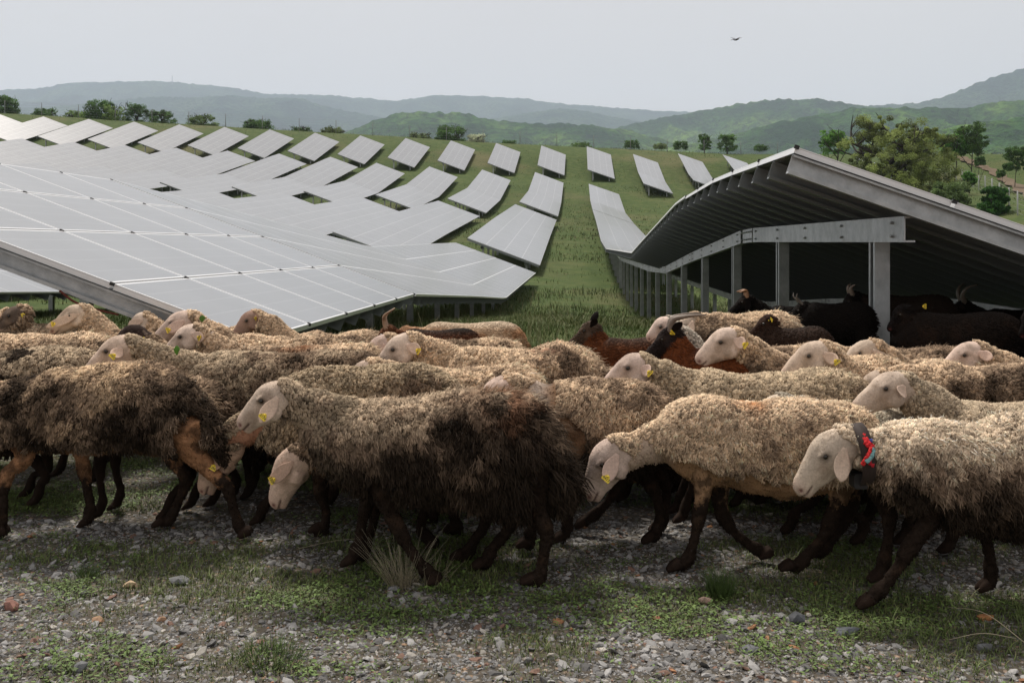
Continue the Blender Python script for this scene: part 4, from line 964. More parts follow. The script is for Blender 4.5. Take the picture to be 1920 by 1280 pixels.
S(5.6, 1400, 1570, 640, dict(poll=(1390, 640), nose=(1350, 690)), 'dark curly sheep back behind the one nosing the goat', seed=58, dirt=.62, q=0)
S(4.78, 150, 420, 700, dict(poll=(110, 720), nose=(50, 780)), 'sheep hidden behind the far left one, only its legs showing below', seed=59, dirt=.6, q=0, mud=.7)
S(5.4, 1000, 1300, 680, dict(poll=(960, 690), nose=(900, 740)), 'beige sheep hidden between the bald nape and the brown goats', seed=60, dirt=.4, q=0, mud=.7)
S(4.9, 1750, 2000, 735, dict(poll=(1720, 760), nose=(1660, 820)), 'sheep hidden behind the ribboned one, only dark legs showing', seed=61, dirt=.6, q=0, mud=.7)
S(5.0, -130, 120, 722, dict(poll=(-160, 740), nose=(-200, 800)), 'dark sheep beyond the far left one, seen only through its legs', seed=62, dirt=.8, q=0, mud=.7)  # from here down: extra dark sheep, added to darken the gaps between legs
S(5.15, 430, 640, 735, dict(poll=(400, 760), nose=(370, 820)), 'dark sheep glimpsed through the gap left of the low tagged head', seed=63, dirt=.8, q=0, mud=.7)
S(5.1, 1100, 1330, 770, dict(poll=(1080, 790), nose=(1050, 850)), 'dark sheep glimpsed under the neck of the clean cream sheep', seed=64, dirt=.8, q=0, mud=.7)
S(5.0, 1370, 1610, 770, dict(poll=(1350, 800), nose=(1320, 860)), 'dark sheep glimpsed under the belly of the clean cream sheep', seed=65, dirt=.8, q=0, mud=.7)
S(5.0, 690, 930, 770, dict(poll=(660, 790), nose=(630, 850)), 'dark sheep glimpsed between the legs of the dark middle sheep', seed=66, dirt=.8, q=0, mud=.7)
# ---------------- goats
BK = (.008, .006, .005); BR = (.13, .038, .012)
def Gt(*a, **k): k.setdefault('q', 1); herd(*a, goat=True, hw=k.pop('hw', .14), deep=k.pop('deep', .34), **k)
Gt(5.15, 1258, 1440, 652, dict(poll=(1258, 612), nose=(1192, 664), ear=(1274, 597), tag=.01, size=.92, horns=[(-.05, .02, .01), (-.10, .003, .025), (-.15, -.025, .04), (-.195, -.055, .055)], hr=.018, beard=True), 'russet brown goat with black face, tall black ear and swept back horns',
   seed=71, coat=(.13, .040, .014), coat2=(.16, .05, .018), backc=(.06, .02, .01), face=(.020, .014, .012), earc=BK)
Gt(5.85, 1104, 1262, 632, dict(poll=(1108, 603), nose=(1058, 636), ear=(1118, 592), eard=(.4, -.4, .7), size=.92), 'hornless brown goat with black ear and grey brown face against the grass lane', seed=72, coat=(.11, .038, .015), coat2=(.14, .05, .02), backc=(.06, .035, .024), face=(.085, .06, .042), earc=BK)
Gt(6.3, 735, 905, 616, dict(poll=(726, 610), nose=(688, 650), size=.85, horns=[(-.03, .03, .0), (-.06, .05, .03), (-.12, .04, .06)], hornc=(.30, .19, .12), hr=.02), 'goat with black back stripe and curved brown horns, head hidden in the flock', seed=73, coat=(.14, .05, .02), coat2=(.10, .035, .015), backc=(.022, .014, .01), face=(.14, .06, .03))
Gt(6.85, 775, 985, 603, dict(poll=(760, 612), nose=(715, 650), size=.85), 'cream and tan goat with a pale back, furthest out by the left panel edge', seed=74, coat=(.55, .38, .24), coat2=(.45, .25, .13), backc=(.62, .50, .37), face=(.4, .24, .14))
Gt(6.0, 1415, 1560, 612, dict(poll=(1442, 590), nose=(1393, 622), ear=(1432, 600), tag=.6, size=.9), 'dark brown goat with yellow tag in front of the second shelter post', seed=75, coat=(.028, .016, .011), face=(.035, .018, .012), earc=BK, q=0)
Gt(7.7, 1425, 1565, 572, dict(poll=(1402, 552), nose=(1357, 580), size=.95, horns=[(-.02, .03, .0), (.03, .05, .03)], hornc=(.3, .15, .07)), 'black goat head with a short orange horn, left end of the shaded group', seed=76, coat=BK, face=BK, earc=BK, q=0)
Gt(7.15, 1490, 1640, 566, dict(poll=(1506, 566), nose=(1462, 600), size=.9, horns=[(.0, .03, .01), (.003, .06, .02), (-.015, .08, .03)], hr=.012, hornc=(.15, .125, .105)), 'black goat in the shade with thin pale upright horns', seed=77, coat=BK, face=BK, earc=BK, q=0)
Gt(7.6, 1625, 1790, 552, dict(poll=(1598, 547), nose=(1560, 590), size=1.0, beard=True, horns=[(-.03, .03, .01), (-.07, .03, .03)]), 'tall black goat in the shade just left of the thick near post', seed=78, coat=(.022, .015, .011), face=BK, earc=BK, q=0)
Gt(6.35, 1680, 1915, 585, dict(poll=(1690, 572), nose=(1655, 610), ear=(1725, 570), eard=(.9, -.3, .1), tag=.85, size=.9), 'large dark brown goat in the shade right of the near post, tagged ear', seed=79, coat=(.012, .008, .006), coat2=(.02, .012, .008), face=BK, earc=BK, q=1, deep=.42, hw=.17)
Gt(7.7, 1830, 1990, 578, dict(poll=(1808, 562), nose=(1768, 588), size=.95, horns=[(-.02, .05, .02), (-.07, .08, .05), (-.13, .07, .09)], hornc=(.10, .08, .06)), 'black goat with curled horns deep in the shade of the shelter', seed=80, coat=BK, face=BK, earc=BK, q=0)
Gt(5.95, 1935, 2100, 600, dict(poll=(1930, 578), nose=(1900, 625), size=.9), 'black goat cut off by the right edge of the picture', seed=81, coat=BK, face=BK, earc=BK, q=0)
# a leaf on two fleeces and a black clip
def bit(name, px, py, Y, pts, col, label, cat, roll=0.):
    c = at(px, py, Y); mb = MB(); n = len(pts); f = [c + np.array([x, 0, z]) for x, z in pts]; b = [p + np.array([.004, .006, .002]) for p in f]
    ctr = np.mean(f, 0) - [0, .004, 0]
    V = np.array(f + b + [ctr]); mb.add(V - c, [[(i, (i + 1) % n, 2 * n) for i in range(n)], [(i, n + i, n + (i + 1) % n, (i + 1) % n) for i in range(n)], [tuple(range(2 * n - 1, n - 1, -1))]], col)
    tag(mb.build(name, M['leaf'], smooth=False, loc=tuple(c)), label, cat)
lf = [(0, .02), (.008, .012), (.014, .002), (.008, -.01), (.002, -.024), (-.008, -.012), (-.012, .003), (-.006, .013)]
bit('leaf', 330, 656, 4.83, lf, (.14, .30, .05), 'bright green leaf stuck in the wool beside the square tagged head', 'leaf')
bit('leaf', 378, 597, 5.82, [(x * 1.3, z * .9) for x, z in lf], (.12, .24, .05), 'green leaf stuck behind the ear of the grey faced sheep', 'leaf')

# ================================================================== VEGETATION AND STONES
def blades(name, P, Hh, Wd, lean, c0, c1, rng, label_kind='stuff', seg=3, mat_=None, parent=None):
    n = len(P); a = rng.random(n) * 6.28; d = np.stack([np.cos(a), np.sin(a), 0 * a], -1); s = np.stack([-d[:, 1], d[:, 0], 0 * a], -1)
    V = np.empty((n, seg * 2 + 1, 3)); C = np.empty((n, seg * 2 + 1, 3))
    for k in range(seg + 1):
        t = k / seg; c = P + d * (lean * Hh * t ** 1.8)[:, None] + np.array([0, 0, 1.0]) * (Hh * (t - .25 * lean * t * t))[:, None]
        w = Wd * (1 - t) ** .7 * .5
        if k < seg:
            V[:, 2 * k] = c - s * w[:, None]; V[:, 2 * k + 1] = c + s * w[:, None]; C[:, 2 * k:2 * k + 2] = (c0 * (1 - t) + c1 * t)[:, None, :]
        else: V[:, -1] = c; C[:, -1] = c1
    q = np.array([(2 * k, 2 * k + 1, 2 * k + 3, 2 * k + 2) for k in range(seg - 1)]); tr = np.array([(2 * seg - 2, 2 * seg - 1, 2 * seg)])
    off = (np.arange(n) * (2 * seg + 1))[:, None, None]
    return V.reshape(-1, 3), [(off + q[None]).reshape(-1, 4), (off + tr[None]).reshape(-1, 3)], C.reshape(-1, 3)

def gnear(X, Y):
    z = gz(X, Y); p = np.stack([X, Y, 0 * X], -1)
    nr = (1 - sstep(8, 16, Y)) * (1 - sstep(6, 12, abs(X)))
    return z + nr * (.05 * (fbm(p, 1.3, 5) - .5) + .022 * (fbm(p, 9, 6) - .5))

def gdens(X, Y):
    px = 960 + F * X / Y; v = VH + F * H / Y
    def b(lo, hi, s=14): return sstep(lo - s, lo + s, v) * (1 - sstep(hi - s, hi + s, v))
    L = 1 - sstep(900, 1150, px); Rr = sstep(1400, 1650, px)
    G_ = lambda cx, cy, rx, ry, a: a * np.exp(-((px - cx) / rx) ** 2 - ((v - cy) / ry) ** 2)
    d = .58 * b(1195, 1400, 20) + G_(420, 1245, 260, 45, .5) + G_(1060, 1255, 160, 35, .5) + G_(30, 1250, 70, 40, .4) + G_(1700, 1225, 260, 60, .5) + G_(1600, 1130, 220, 28, .5) + G_(640, 1150, 200, 30, .3) + (.42 + .25 * Rr) * b(1120, 1200) + (.64 * L + .46 * (1 - L)) * b(1012, 1120) + (.12 + .4 * Rr * 0) * b(972, 1012, 8) + .62 * b(500, 972)
    n = fbm(np.stack([X, Y * 1.3, 0 * X], -1), 1.5, 91, 3); n2 = fbm(np.stack([X, Y * 1.3, 0 * X + 5], -1), 5, 92, 3)
    return np.clip(d + (n - .5) * 2.1 + (n2 - .5) * 1.5 + .05, 0, 1)

rng = np.random.default_rng(5)
def scatter(n, y0, y1, over=1.12, xl=None, xr=None):
    """points spread evenly over the ground seen between two distances"""
    Y = np.sqrt(rng.uniform(y0 ** 2, y1 ** 2, n)); X = rng.uniform(-1, 1, n) * Y * (960 / F) * over
    return X, Y
# short grass between the stones and below the flock
X, Y = scatter(330000, 2.75, 7.2, 1.25); D_ = gdens(X, Y); k = rng.random(len(X)) < D_ ** 1.6; X, Y, D_ = X[k], Y[k], D_[k]
P = np.stack([X, Y, gnear(X, Y) - .003], -1); n = len(P)
hgt = rng.uniform(.009, .030, n) * (.5 + .8 * D_) * (1 + 1.0 * (rng.random(n) < .05)); h1 = vnoise(P, 3, 8)[:, None]
g0 = np.array([.055, .085, .022]); g1 = np.array([.165, .215, .065]); gy_ = np.array([.17, .155, .06]); dryb = np.array([.30, .25, .14])
c1 = (g1 * (.6 + .8 * rng.random((n, 1)))) * (1 - h1 * .35) + gy_ * h1 * .35; dd = rng.random((n, 1)) < .07; c1 = np.where(dd, dryb, c1)
V, f, C = blades('g', P, hgt, rng.uniform(.0022, .005, n), rng.uniform(.2, 1.3, n), np.tile(g0, (n, 1)), c1, rng)
tag(mesh_np('short_grass', V, f, M['blade'], None, C), kind='stuff')
# small broad leaves of ground weeds
X, Y = scatter(150000, 2.75, 6.0, 1.15); k = rng.random(len(X)) < gdens(X, Y) ** 1.3 * sstep(.42, .6, fbm(np.stack([X, Y, 0 * X], -1), 2.2, 14)); X, Y = X[k], Y[k]; n = len(X)
base = np.stack([X, Y, gnear(X, Y) + rng.uniform(.002, .018, n)], -1); a = rng.random(n) * 6.28; e = rng.uniform(-.1, .7, n)
d = np.stack([np.cos(a) * np.cos(e), np.sin(a) * np.cos(e), np.sin(e)], -1); s = np.stack([-np.sin(a), np.cos(a), 0 * a], -1); Ls = rng.uniform(.008, .022, n)[:, None]
V = np.stack([base, base + d * Ls * .5 - s * Ls * .28, base + d * Ls - [0, 0, .002], base + d * Ls * .5 + s * Ls * .28], 1).reshape(-1, 3)
C = np.repeat(np.array([.105, .165, .042]) * rng.uniform(.5, 1.5, (n, 1)), 4, 0)
tag(mesh_np('ground_weeds', V, [np.arange(4 * n).reshape(n, 4)], M['blade'], None, C, smooth=False), kind='stuff')
# meadow in the lane and under the tables
Y = rng.uniform(6.2, 34, 260000) ; X = rng.uniform(-9.5, 9.5, len(Y)); X = X * np.clip(Y / 17, .45, 1.2)
p = np.stack([X, Y, 0 * X], -1); k = (rng.random(len(X)) < .35 + .65 * fbm(p, .8, 20)) & (abs(X / Y) < .6); X, Y = X[k], Y[k]; n = len(X)
P = np.stack([X, Y, gnear(X, Y) - .01], -1); tall = sstep(.45, .7, fbm(P, .55, 33)); fr_ = (Y / 10).clip(.6, 2.4)
hgt = rng.uniform(.05, .16, n) * (.7 + 1.1 * tall) ; c1 = np.array([.105, .150, .038]) * rng.uniform(.5, 1.5, (n, 1)); h1 = sstep(.4, .8, vnoise(P, .7, 4))[:, None] * .55
c1 = c1 * (1 - h1) + np.array([.24, .225, .09]) * h1; dd = rng.random((n, 1)) < .06; c1 = np.where(dd, dryb, c1)
V, f, C = blades('g', P, hgt, rng.uniform(.005, .009, n) * fr_, rng.uniform(.1, .9, n), np.tile([.06, .09, .022], (n, 1)), c1, rng)
tag(mesh_np('meadow_grass', V, f, M['blade'], None, C), kind='stuff')
# coarser tufts further up the slope
Y = np.exp(rng.uniform(np.log(30), np.log(195), 150000)); X = (rng.uniform(-1080, 1000, len(Y))) / F * Y + SK * Y * .5
p = np.stack([X, Y, 0 * X], -1); k = rng.random(len(X)) < sstep(.35, .65, fbm(p, .25, 21, 4)); X, Y = X[k], Y[k]; n = len(X)
P = np.stack([X, Y, gz(X, Y) - .03], -1); hgt = rng.uniform(.10, .35, n); c1 = np.array([.085, .120, .033]) * rng.uniform(.55, 1.5, (n, 1)); dd = rng.random((n, 1)) < .16; c1 = np.where(dd, np.array([.22, .19, .10]), c1)
V, f, C = blades('g', P, hgt, rng.uniform(.02, .06, n) * (Y / 60).clip(.5, 1.4), rng.uniform(.1, .9, n), c1 * .9, c1, rng, seg=2)
tag(mesh_np('slope_grass', V, f, M['blade'], None, C), kind='stuff')
# tall dry stems standing in the lane
X = rng.uniform(-1.6, 1.2, 500); Y = rng.uniform(8.3, 13, 500); n = 500; P = np.stack([X, Y, gnear(X, Y)], -1)
V, f, C = blades('g', P, rng.uniform(.25, .55, n), np.full(n, .006), rng.uniform(.05, .5, n), np.tile([.16, .17, .07], (n, 1)), np.tile([.36, .32, .19], (n, 1)), rng, seg=4)
tag(mesh_np('dry_stems', V, f, M['blade'], None, C), kind='stuff')

# gravel
def stone_shape(seed, flat=.5):
    r = np.random.default_rng(seed); t_ = (1 + 5 ** .5) / 2
    v = nrm(np.array([(-1, t_, 0), (1, t_, 0), (-1, -t_, 0), (1, -t_, 0), (0, -1, t_), (0, 1, t_), (0, -1, -t_), (0, 1, -t_), (t_, 0, -1), (t_, 0, 1), (-t_, 0, -1), (-t_, 0, 1)]))
    f = np.array([(0, 11, 5), (0, 5, 1), (0, 1, 7), (0, 7, 10), (0, 10, 11), (1, 5, 9), (5, 11, 4), (11, 10, 2), (10, 7, 6), (7, 1, 8), (3, 9, 4), (3, 4, 2), (3, 2, 6), (3, 6, 8), (3, 8, 9), (4, 9, 5), (2, 4, 11), (6, 2, 10), (8, 6, 7), (9, 8, 1)])
    v = v * r.uniform(.6, 1.15, (12, 1)) * np.array([1, r.uniform(.55, .95), flat * r.uniform(.6, 1.3)])
    return v, f
SH = [stone_shape(i, .38) for i in range(16)]
def stone_colours(n, rng):
    base = np.array([.195, .192, .188]) * rng.uniform(.45, 1.9, (n, 1)); u = rng.random(n)
    base[u < .14] = np.array([.25, .235, .21]) * rng.uniform(.7, 1.5, (int((u < .14).sum()), 1))
    m_ = u > .990; base[m_] = np.array([.34, .17, .085]) * rng.uniform(.6, 1.2, (int(m_.sum()), 1))
    m_ = (u > .94) & (u <= .965); base[m_] = np.array([.45, .42, .38]); m_ = (u > .90) & (u <= .94); base[m_] = np.array([.20, .12, .09])
    return base
X, Y = scatter(210000, 2.75, 6.6, 1.2); k = rng.random(len(X)) < (.97 - gdens(X, Y) * .93) * np.where(Y > 4.72, .16, 1.0); X, Y = X[k], Y[k]; n = len(X)
sz = .0036 * np.exp(rng.gamma(1.3, .40, n)); sz = np.minimum(sz, .026) 
a = rng.random(n) * 6.28; tl = rng.normal(0, .28, (n, 2)); P = np.stack([X, Y, gnear(X, Y) + sz * .05], -1); cs = stone_colours(n, rng)
mbs = MB(); which = rng.integers(0, 16, n)
for si, (v, f) in enumerate(SH):
    m_ = which == si; k_ = int(m_.sum()); sv_ = v[None] * sz[m_][:, None, None]
    ca, sa = np.cos(a[m_])[:, None], np.sin(a[m_])[:, None]; x = sv_[..., 0] * ca - sv_[..., 1] * sa; y = sv_[..., 0] * sa + sv_[..., 1] * ca
    z = sv_[..., 2] + x * tl[m_, 0:1] + y * tl[m_, 1:2]; W = np.stack([x, y, z], -1) + P[m_][:, None, :]
    mbs.add(W.reshape(-1, 3), [(f[None] + (np.arange(k_) * 12)[:, None, None]).reshape(-1, 3)], np.repeat(cs[m_], 12, 0))
V, f, C, _ = mbs.arrays(); tag(mesh_np('gravel', V, f, M['stone'], None, C, smooth=False), kind='stuff')
# larger stones, each its own
def big_stone(px, py, wpx, hpx, col, label, seed):
    h = hit(px, py); w = wpx / F * h[1] / 2; hh = hpx / F * h[1] / 2; v, f = stone_shape(seed, 1.0)
    r = np.random.default_rng(seed); e = {}; V = list(v); F2 = []
    def mid(a, b):
        kk = (min(a, b), max(a, b))
        if kk not in e: V.append((V[a] + V[b]) / 2 * r.uniform(.97, 1.09)); e[kk] = len(V) - 1
        return e[kk]
    for a, b, c in f:
        ab, bc, ca = mid(a, b), mid(b, c), mid(c, a); F2 += [(a, ab, ca), (b, bc, ab), (c, ca, bc), (ab, bc, ca)]
    V = np.array(V); V = V / abs(V).max(0) * np.array([w, w * .75, hh * 1.25])
    cc = np.array(col) * (.8 + .4 * r.random((len(V), 1)))
    g = h + np.array([0, w * .5, hh * .55]); g[2] = float(gnear(np.array([g[0]]), np.array([g[1]]))[0]) + hh * .6
    tag(mesh_np('rock', V, [np.array(F2)], M['stone'], None, cc, smooth=False, loc=tuple(g)), label, 'stone', 'larger stones in the gravel')
GR = (.16, .165, .17); OR = (.34, .21, .13)
for a in [(17, 1140, 30, 22, (.27, .14, .11), 'reddish stone at the left edge of the gravel', 1), (240, 1100, 26, 12, (.46, .34, .22), 'cream and orange stone in the grass below the far left sheep', 2),
          (182, 1165, 26, 12, OR, 'flat orange stone left of centre in the gravel', 3), (302, 1164, 20, 10, OR, 'small orange stone between grey chips right of the flat one', 4), (146, 1270, 32, 22, GR, 'blocky grey stone at the bottom edge on the left', 5),
          (335, 1092, 46, 14, GR, 'long grey slab lying in grass left of the dry tuft', 6), (1322, 1134, 28, 14, (.36, .25, .20), 'pinkish stone below the green tussock', 8), (1496, 1168, 34, 20, (.085, .09, .10), 'dark angular stone right of the green tussock', 9),
          (1592, 1192, 50, 18, (.12, .13, .145), 'wide dark grey slab in front of the ribboned sheep', 10), (1262, 1074, 32, 14, (.20, .21, .22), 'pale grey slab under the raised hoof', 11), (1850, 1160, 36, 14, (.42, .19, .08), 'long orange brick shard at the right edge', 12),
          (1408, 1230, 34, 16, (.15, .155, .165), 'smooth grey stone low in the right half', 13), (736, 1106, 26, 10, (.22, .225, .23), 'light grey flat stone beside the dry tuft', 14), (1850, 1216, 30, 16, GR, 'grey stone near the bottom right corner', 15),
          (96, 1262, 24, 10, (.15, .15, .16), 'low grey chip left of the blocky stone', 16), (1232, 1163, 20, 9, (.5, .22, .15), 'small pink shard in the middle of the gravel', 17)]: big_stone(*a)
# dry tuft, green tussock, long straws
def tuft(name, px, py, n, spread, hmin, hmax, w, c0, c1, label, cat, lean=(.3, 1.6), droop=.2, seed=0, bias=(0, 0)):
    r = np.random.default_rng(seed); h = hit(px, py); h[2] = float(gnear(np.array([h[0]]), np.array([h[1]]))[0]); a = r.random(n) * 6.28
    rr = spread * np.sqrt(r.random(n)); P = np.stack([np.cos(a) * rr, np.sin(a) * rr, 0 * a - .004], -1)
    dr = nrm(np.stack([np.cos(a) + r.normal(0, .5, n) + bias[0], np.sin(a) + r.normal(0, .5, n) + bias[1], 0 * a], -1)); ln = r.uniform(*lean, n); hh = r.uniform(hmin, hmax, n)
    seg = 5; V = []; C = []; s = np.cross(dr, [0, 0, 1]); F_ = []
    for k in range(seg + 1):
        t = k / seg; c = P + dr * (hh * ln * t)[:, None] * .7 + np.array([0, 0, 1]) * (hh * (t - droop * t * t * ln))[:, None]; ww = w * (1 - .7 * t)
        V += [c - s * ww, c + s * ww, c + np.array([0, 0, 1.6]) * ww]; cc = np.array(c0) * (1 - t) + np.array(c1) * t; C += [np.tile(cc, (n, 1)) * r.uniform(.7, 1.25, (n, 1))] * 3
    V = np.stack(V, 1).reshape(-1, 3); C = np.stack(C, 1).reshape(-1, 3); m_ = 3 * (seg + 1)
    q = [(3 * k + i, 3 * k + (i + 1) % 3, 3 * k + 3 + (i + 1) % 3, 3 * k + 3 + i) for k in range(seg) for i in range(3)]
    V[:, 2] = np.maximum(V[:, 2], -.01)
    f = (np.arange(n) * m_)[:, None, None] + np.array(q)[None]
    return tag(mesh_np(name, V, [f.reshape(-1, 4)], M['blade'], None, C, loc=tuple(h)), label, cat)
tuft('dry_grass_tuft', 752, 1098, 130, .05, .10, .27, .0011, (.28, .24, .15), (.50, .45, .33), 'tuft of long dry grass stems in front of the dark middle sheep', 'dry grass', (.1, 1.1), seed=2, bias=(-.35, 0))
tuft('dry_grass_tuft', 800, 1100, 45, .08, .06, .16, .001, (.25, .22, .13), (.45, .40, .28), 'low wisps of dry grass right of the long tuft', 'dry grass', (.2, 1.5), seed=3)
tuft('grass_tussock', 1350, 1118, 330, .045, .06, .125, .0012, (.05, .085, .02), (.12, .19, .055), 'dense green grass tussock on the gravel right of centre', 'grass tussock', (.1, .75), seed=4)
tuft('grass_tussock', 510, 1245, 200, .10, .03, .07, .0016, (.05, .085, .02), (.12, .19, .05), 'broad low tussock of grass near the bottom, left of centre', 'grass tussock', (.2, 1.2), seed=5)
tuft('grass_tussock', 165, 1078, 130, .05, .03, .075, .0014, (.05, .085, .02), (.11, .18, .05), 'small tussock of grass below the far left sheep', 'grass tussock', (.2, 1.0), seed=6)
def straw(p0, p1, arch, label):
    a = hit(*p0); b = hit(*p1); m_ = (a + b) / 2 + [0, 0, arch]; p = catmull(np.array([a + [0, 0, .01], m_, b + [0, 0, .012]]), 14); mb = MB(); mb.tube(p - a, np.linspace(.0016, .0007, 14), seg=5, c=(.48, .42, .30))
    tag(mb.build('straw', M['blade'], loc=tuple(a)), label, 'straw')
straw((1925, 1214), (1775, 1144), .05, 'long pale straw lying at the bottom right'); straw((1905, 1202), (1780, 1206), .03, 'shorter curved straw below the long one'); straw((690, 1012), (560, 1034), .02, 'thin straw left of the dry tuft')

# ------------------------------------------------------------------ trees
def tree(px, vb, vt, hw, Y, nleaf, label, group='trees and bushes along the ridge', col=(.045, .085, .022), name='tree', seed=1, sparse=.0, leaf=None, trunk=True, blobs=80, cat='tree', col2=None, aspect=1.0):
    r = np.random.default_rng(seed); vt = vt - (vb - vt) * .12 * (Y > 180); X = (px - 960) / F * Y; top = H - (vt - VH) / F * Y; zb = H - (vb - VH) / F * Y
    zg = min(zb, gz1(X, Y) if Y < 400 else zb); base = np.array([X, Y, zg]); R = hw / F * Y; Ht = top - zg; ch = top - zb
    root = empty(name, base, label, cat, group)
    tb = MB(); ends = []
    def limb(p, d, L, rad, dep):
        n = 6; pts = [p]; dd = d
        for i in range(n): dd = nrm(dd + r.normal(0, .13, 3) + np.array([0, 0, .05])); pts.append(pts[-1] + dd * L / n)
        pts = np.array(pts); tb.tube(pts, np.linspace(rad, rad * .5, len(pts)), seg=6 if dep else 8, c=(.055, .047, .038))
        if dep >= (3 if sparse else 2): ends.append(pts[-1]); ends.append(pts[4]); return
        for k in range(3 + (dep == 0) * 2):
            a = r.random() * 6.28; s = np.array([math.cos(a), math.sin(a), r.uniform(.15, .9)]); q = pts[r.integers(3, 7)]
            limb(q, nrm(dd * .35 + s), L * r.uniform(.55, .8), rad * .5, dep + 1)
    tr_ = .018 * R + .02 if not sparse else .045 * R
    limb(np.array([0, 0, -.2]), np.array([0, 0, 1.0]), Ht * (.38 if trunk else .25), tr_ + .03, 0)
    E = np.array(ends); E = E * [.85, .85, .95]; hi = E.max(0); lo = E.min(0)
    # fit the limbs to the crown seen in the photo
    V, f, C, _ = tb.arrays(); sx = R * .92 / max(hi[0], -lo[0]); szz = Ht * .93 / hi[2]; sc = np.array([sx, sx * aspect, szz])
    if sparse or trunk: mesh_np('trunk', V * sc, f, M['bark'], root, C)
    E = E * sc
    # leaf clumps round the twig ends and inside the crown
    nb = max(blobs, len(E) if sparse else blobs); cen = []
    if sparse:
        u = nrm(r.normal(0, 1, (420, 3))); u[:, 2] = abs(u[:, 2]) * 1.0; w_ = r.random((420, 1)) ** .4
        cen = np.concatenate([E, u * w_ * np.array([R * .93, R * .93, ch * .93]) + [0, 0, Ht - ch]]) if sparse else E
    else:
        for i in range(nb):
            a = r.random() * 6.28; rr = R * .9 * r.random() ** .5; zz = zb - zg + ch * r.uniform(.02, .82); sh = math.sqrt(max(.08, 1 - ((zz - (zb - zg)) / ch - .3) ** 2 * 1.7)); cen.append((math.cos(a) * rr * sh, math.sin(a) * rr * sh, zz))
        cen = np.array(cen)
    nleaf = int(nleaf * (3.6 if not sparse else 1.3)); which = r.integers(0, len(cen), nleaf); br = (R * (.085 if sparse else .23)) * r.uniform(.4, 1.5, len(cen))
    dirs = nrm(r.normal(0, 1, (nleaf, 3))); rad = r.random(nleaf) ** .45
    Pc = cen[which] + dirs * (br[which] * rad)[:, None] * np.array([1, 1, .72])
    if not sparse: k = Pc[:, 2] < Ht * 1.0; Pc = Pc[k]; which = which[k]
    n = len(Pc); ls = (leaf or max(.12, R * .045)) * r.uniform(.6, 1.3, (n, 1)); t1 = nrm(r.normal(0, 1, (n, 3))); t2 = nrm(np.cross(t1, r.normal(0, 1, (n, 3))))
    V = np.stack([Pc - t1 * ls, Pc - t2 * ls * .55, Pc + t1 * ls, Pc + t2 * ls * .55], 1).reshape(-1, 3)
    cc = np.array(col) * 1.9 * r.uniform(.6, 1.45, (len(cen), 1))[which] * r.uniform(.75, 1.3, (n, 1))
    if col2 is not None: m_ = (r.random(len(cen)) < .35)[which][:, None]; cc = np.where(m_, np.array(col2) * r.uniform(.7, 1.3, (n, 1)), cc)
    mesh_np('crown', V, [np.arange(4 * n).reshape(n, 4)], M['leaf'], root, np.repeat(cc, 4, 0), smooth=False)
    return root
LG_ = (.085, .13, .035); DG = (.045, .085, .025)
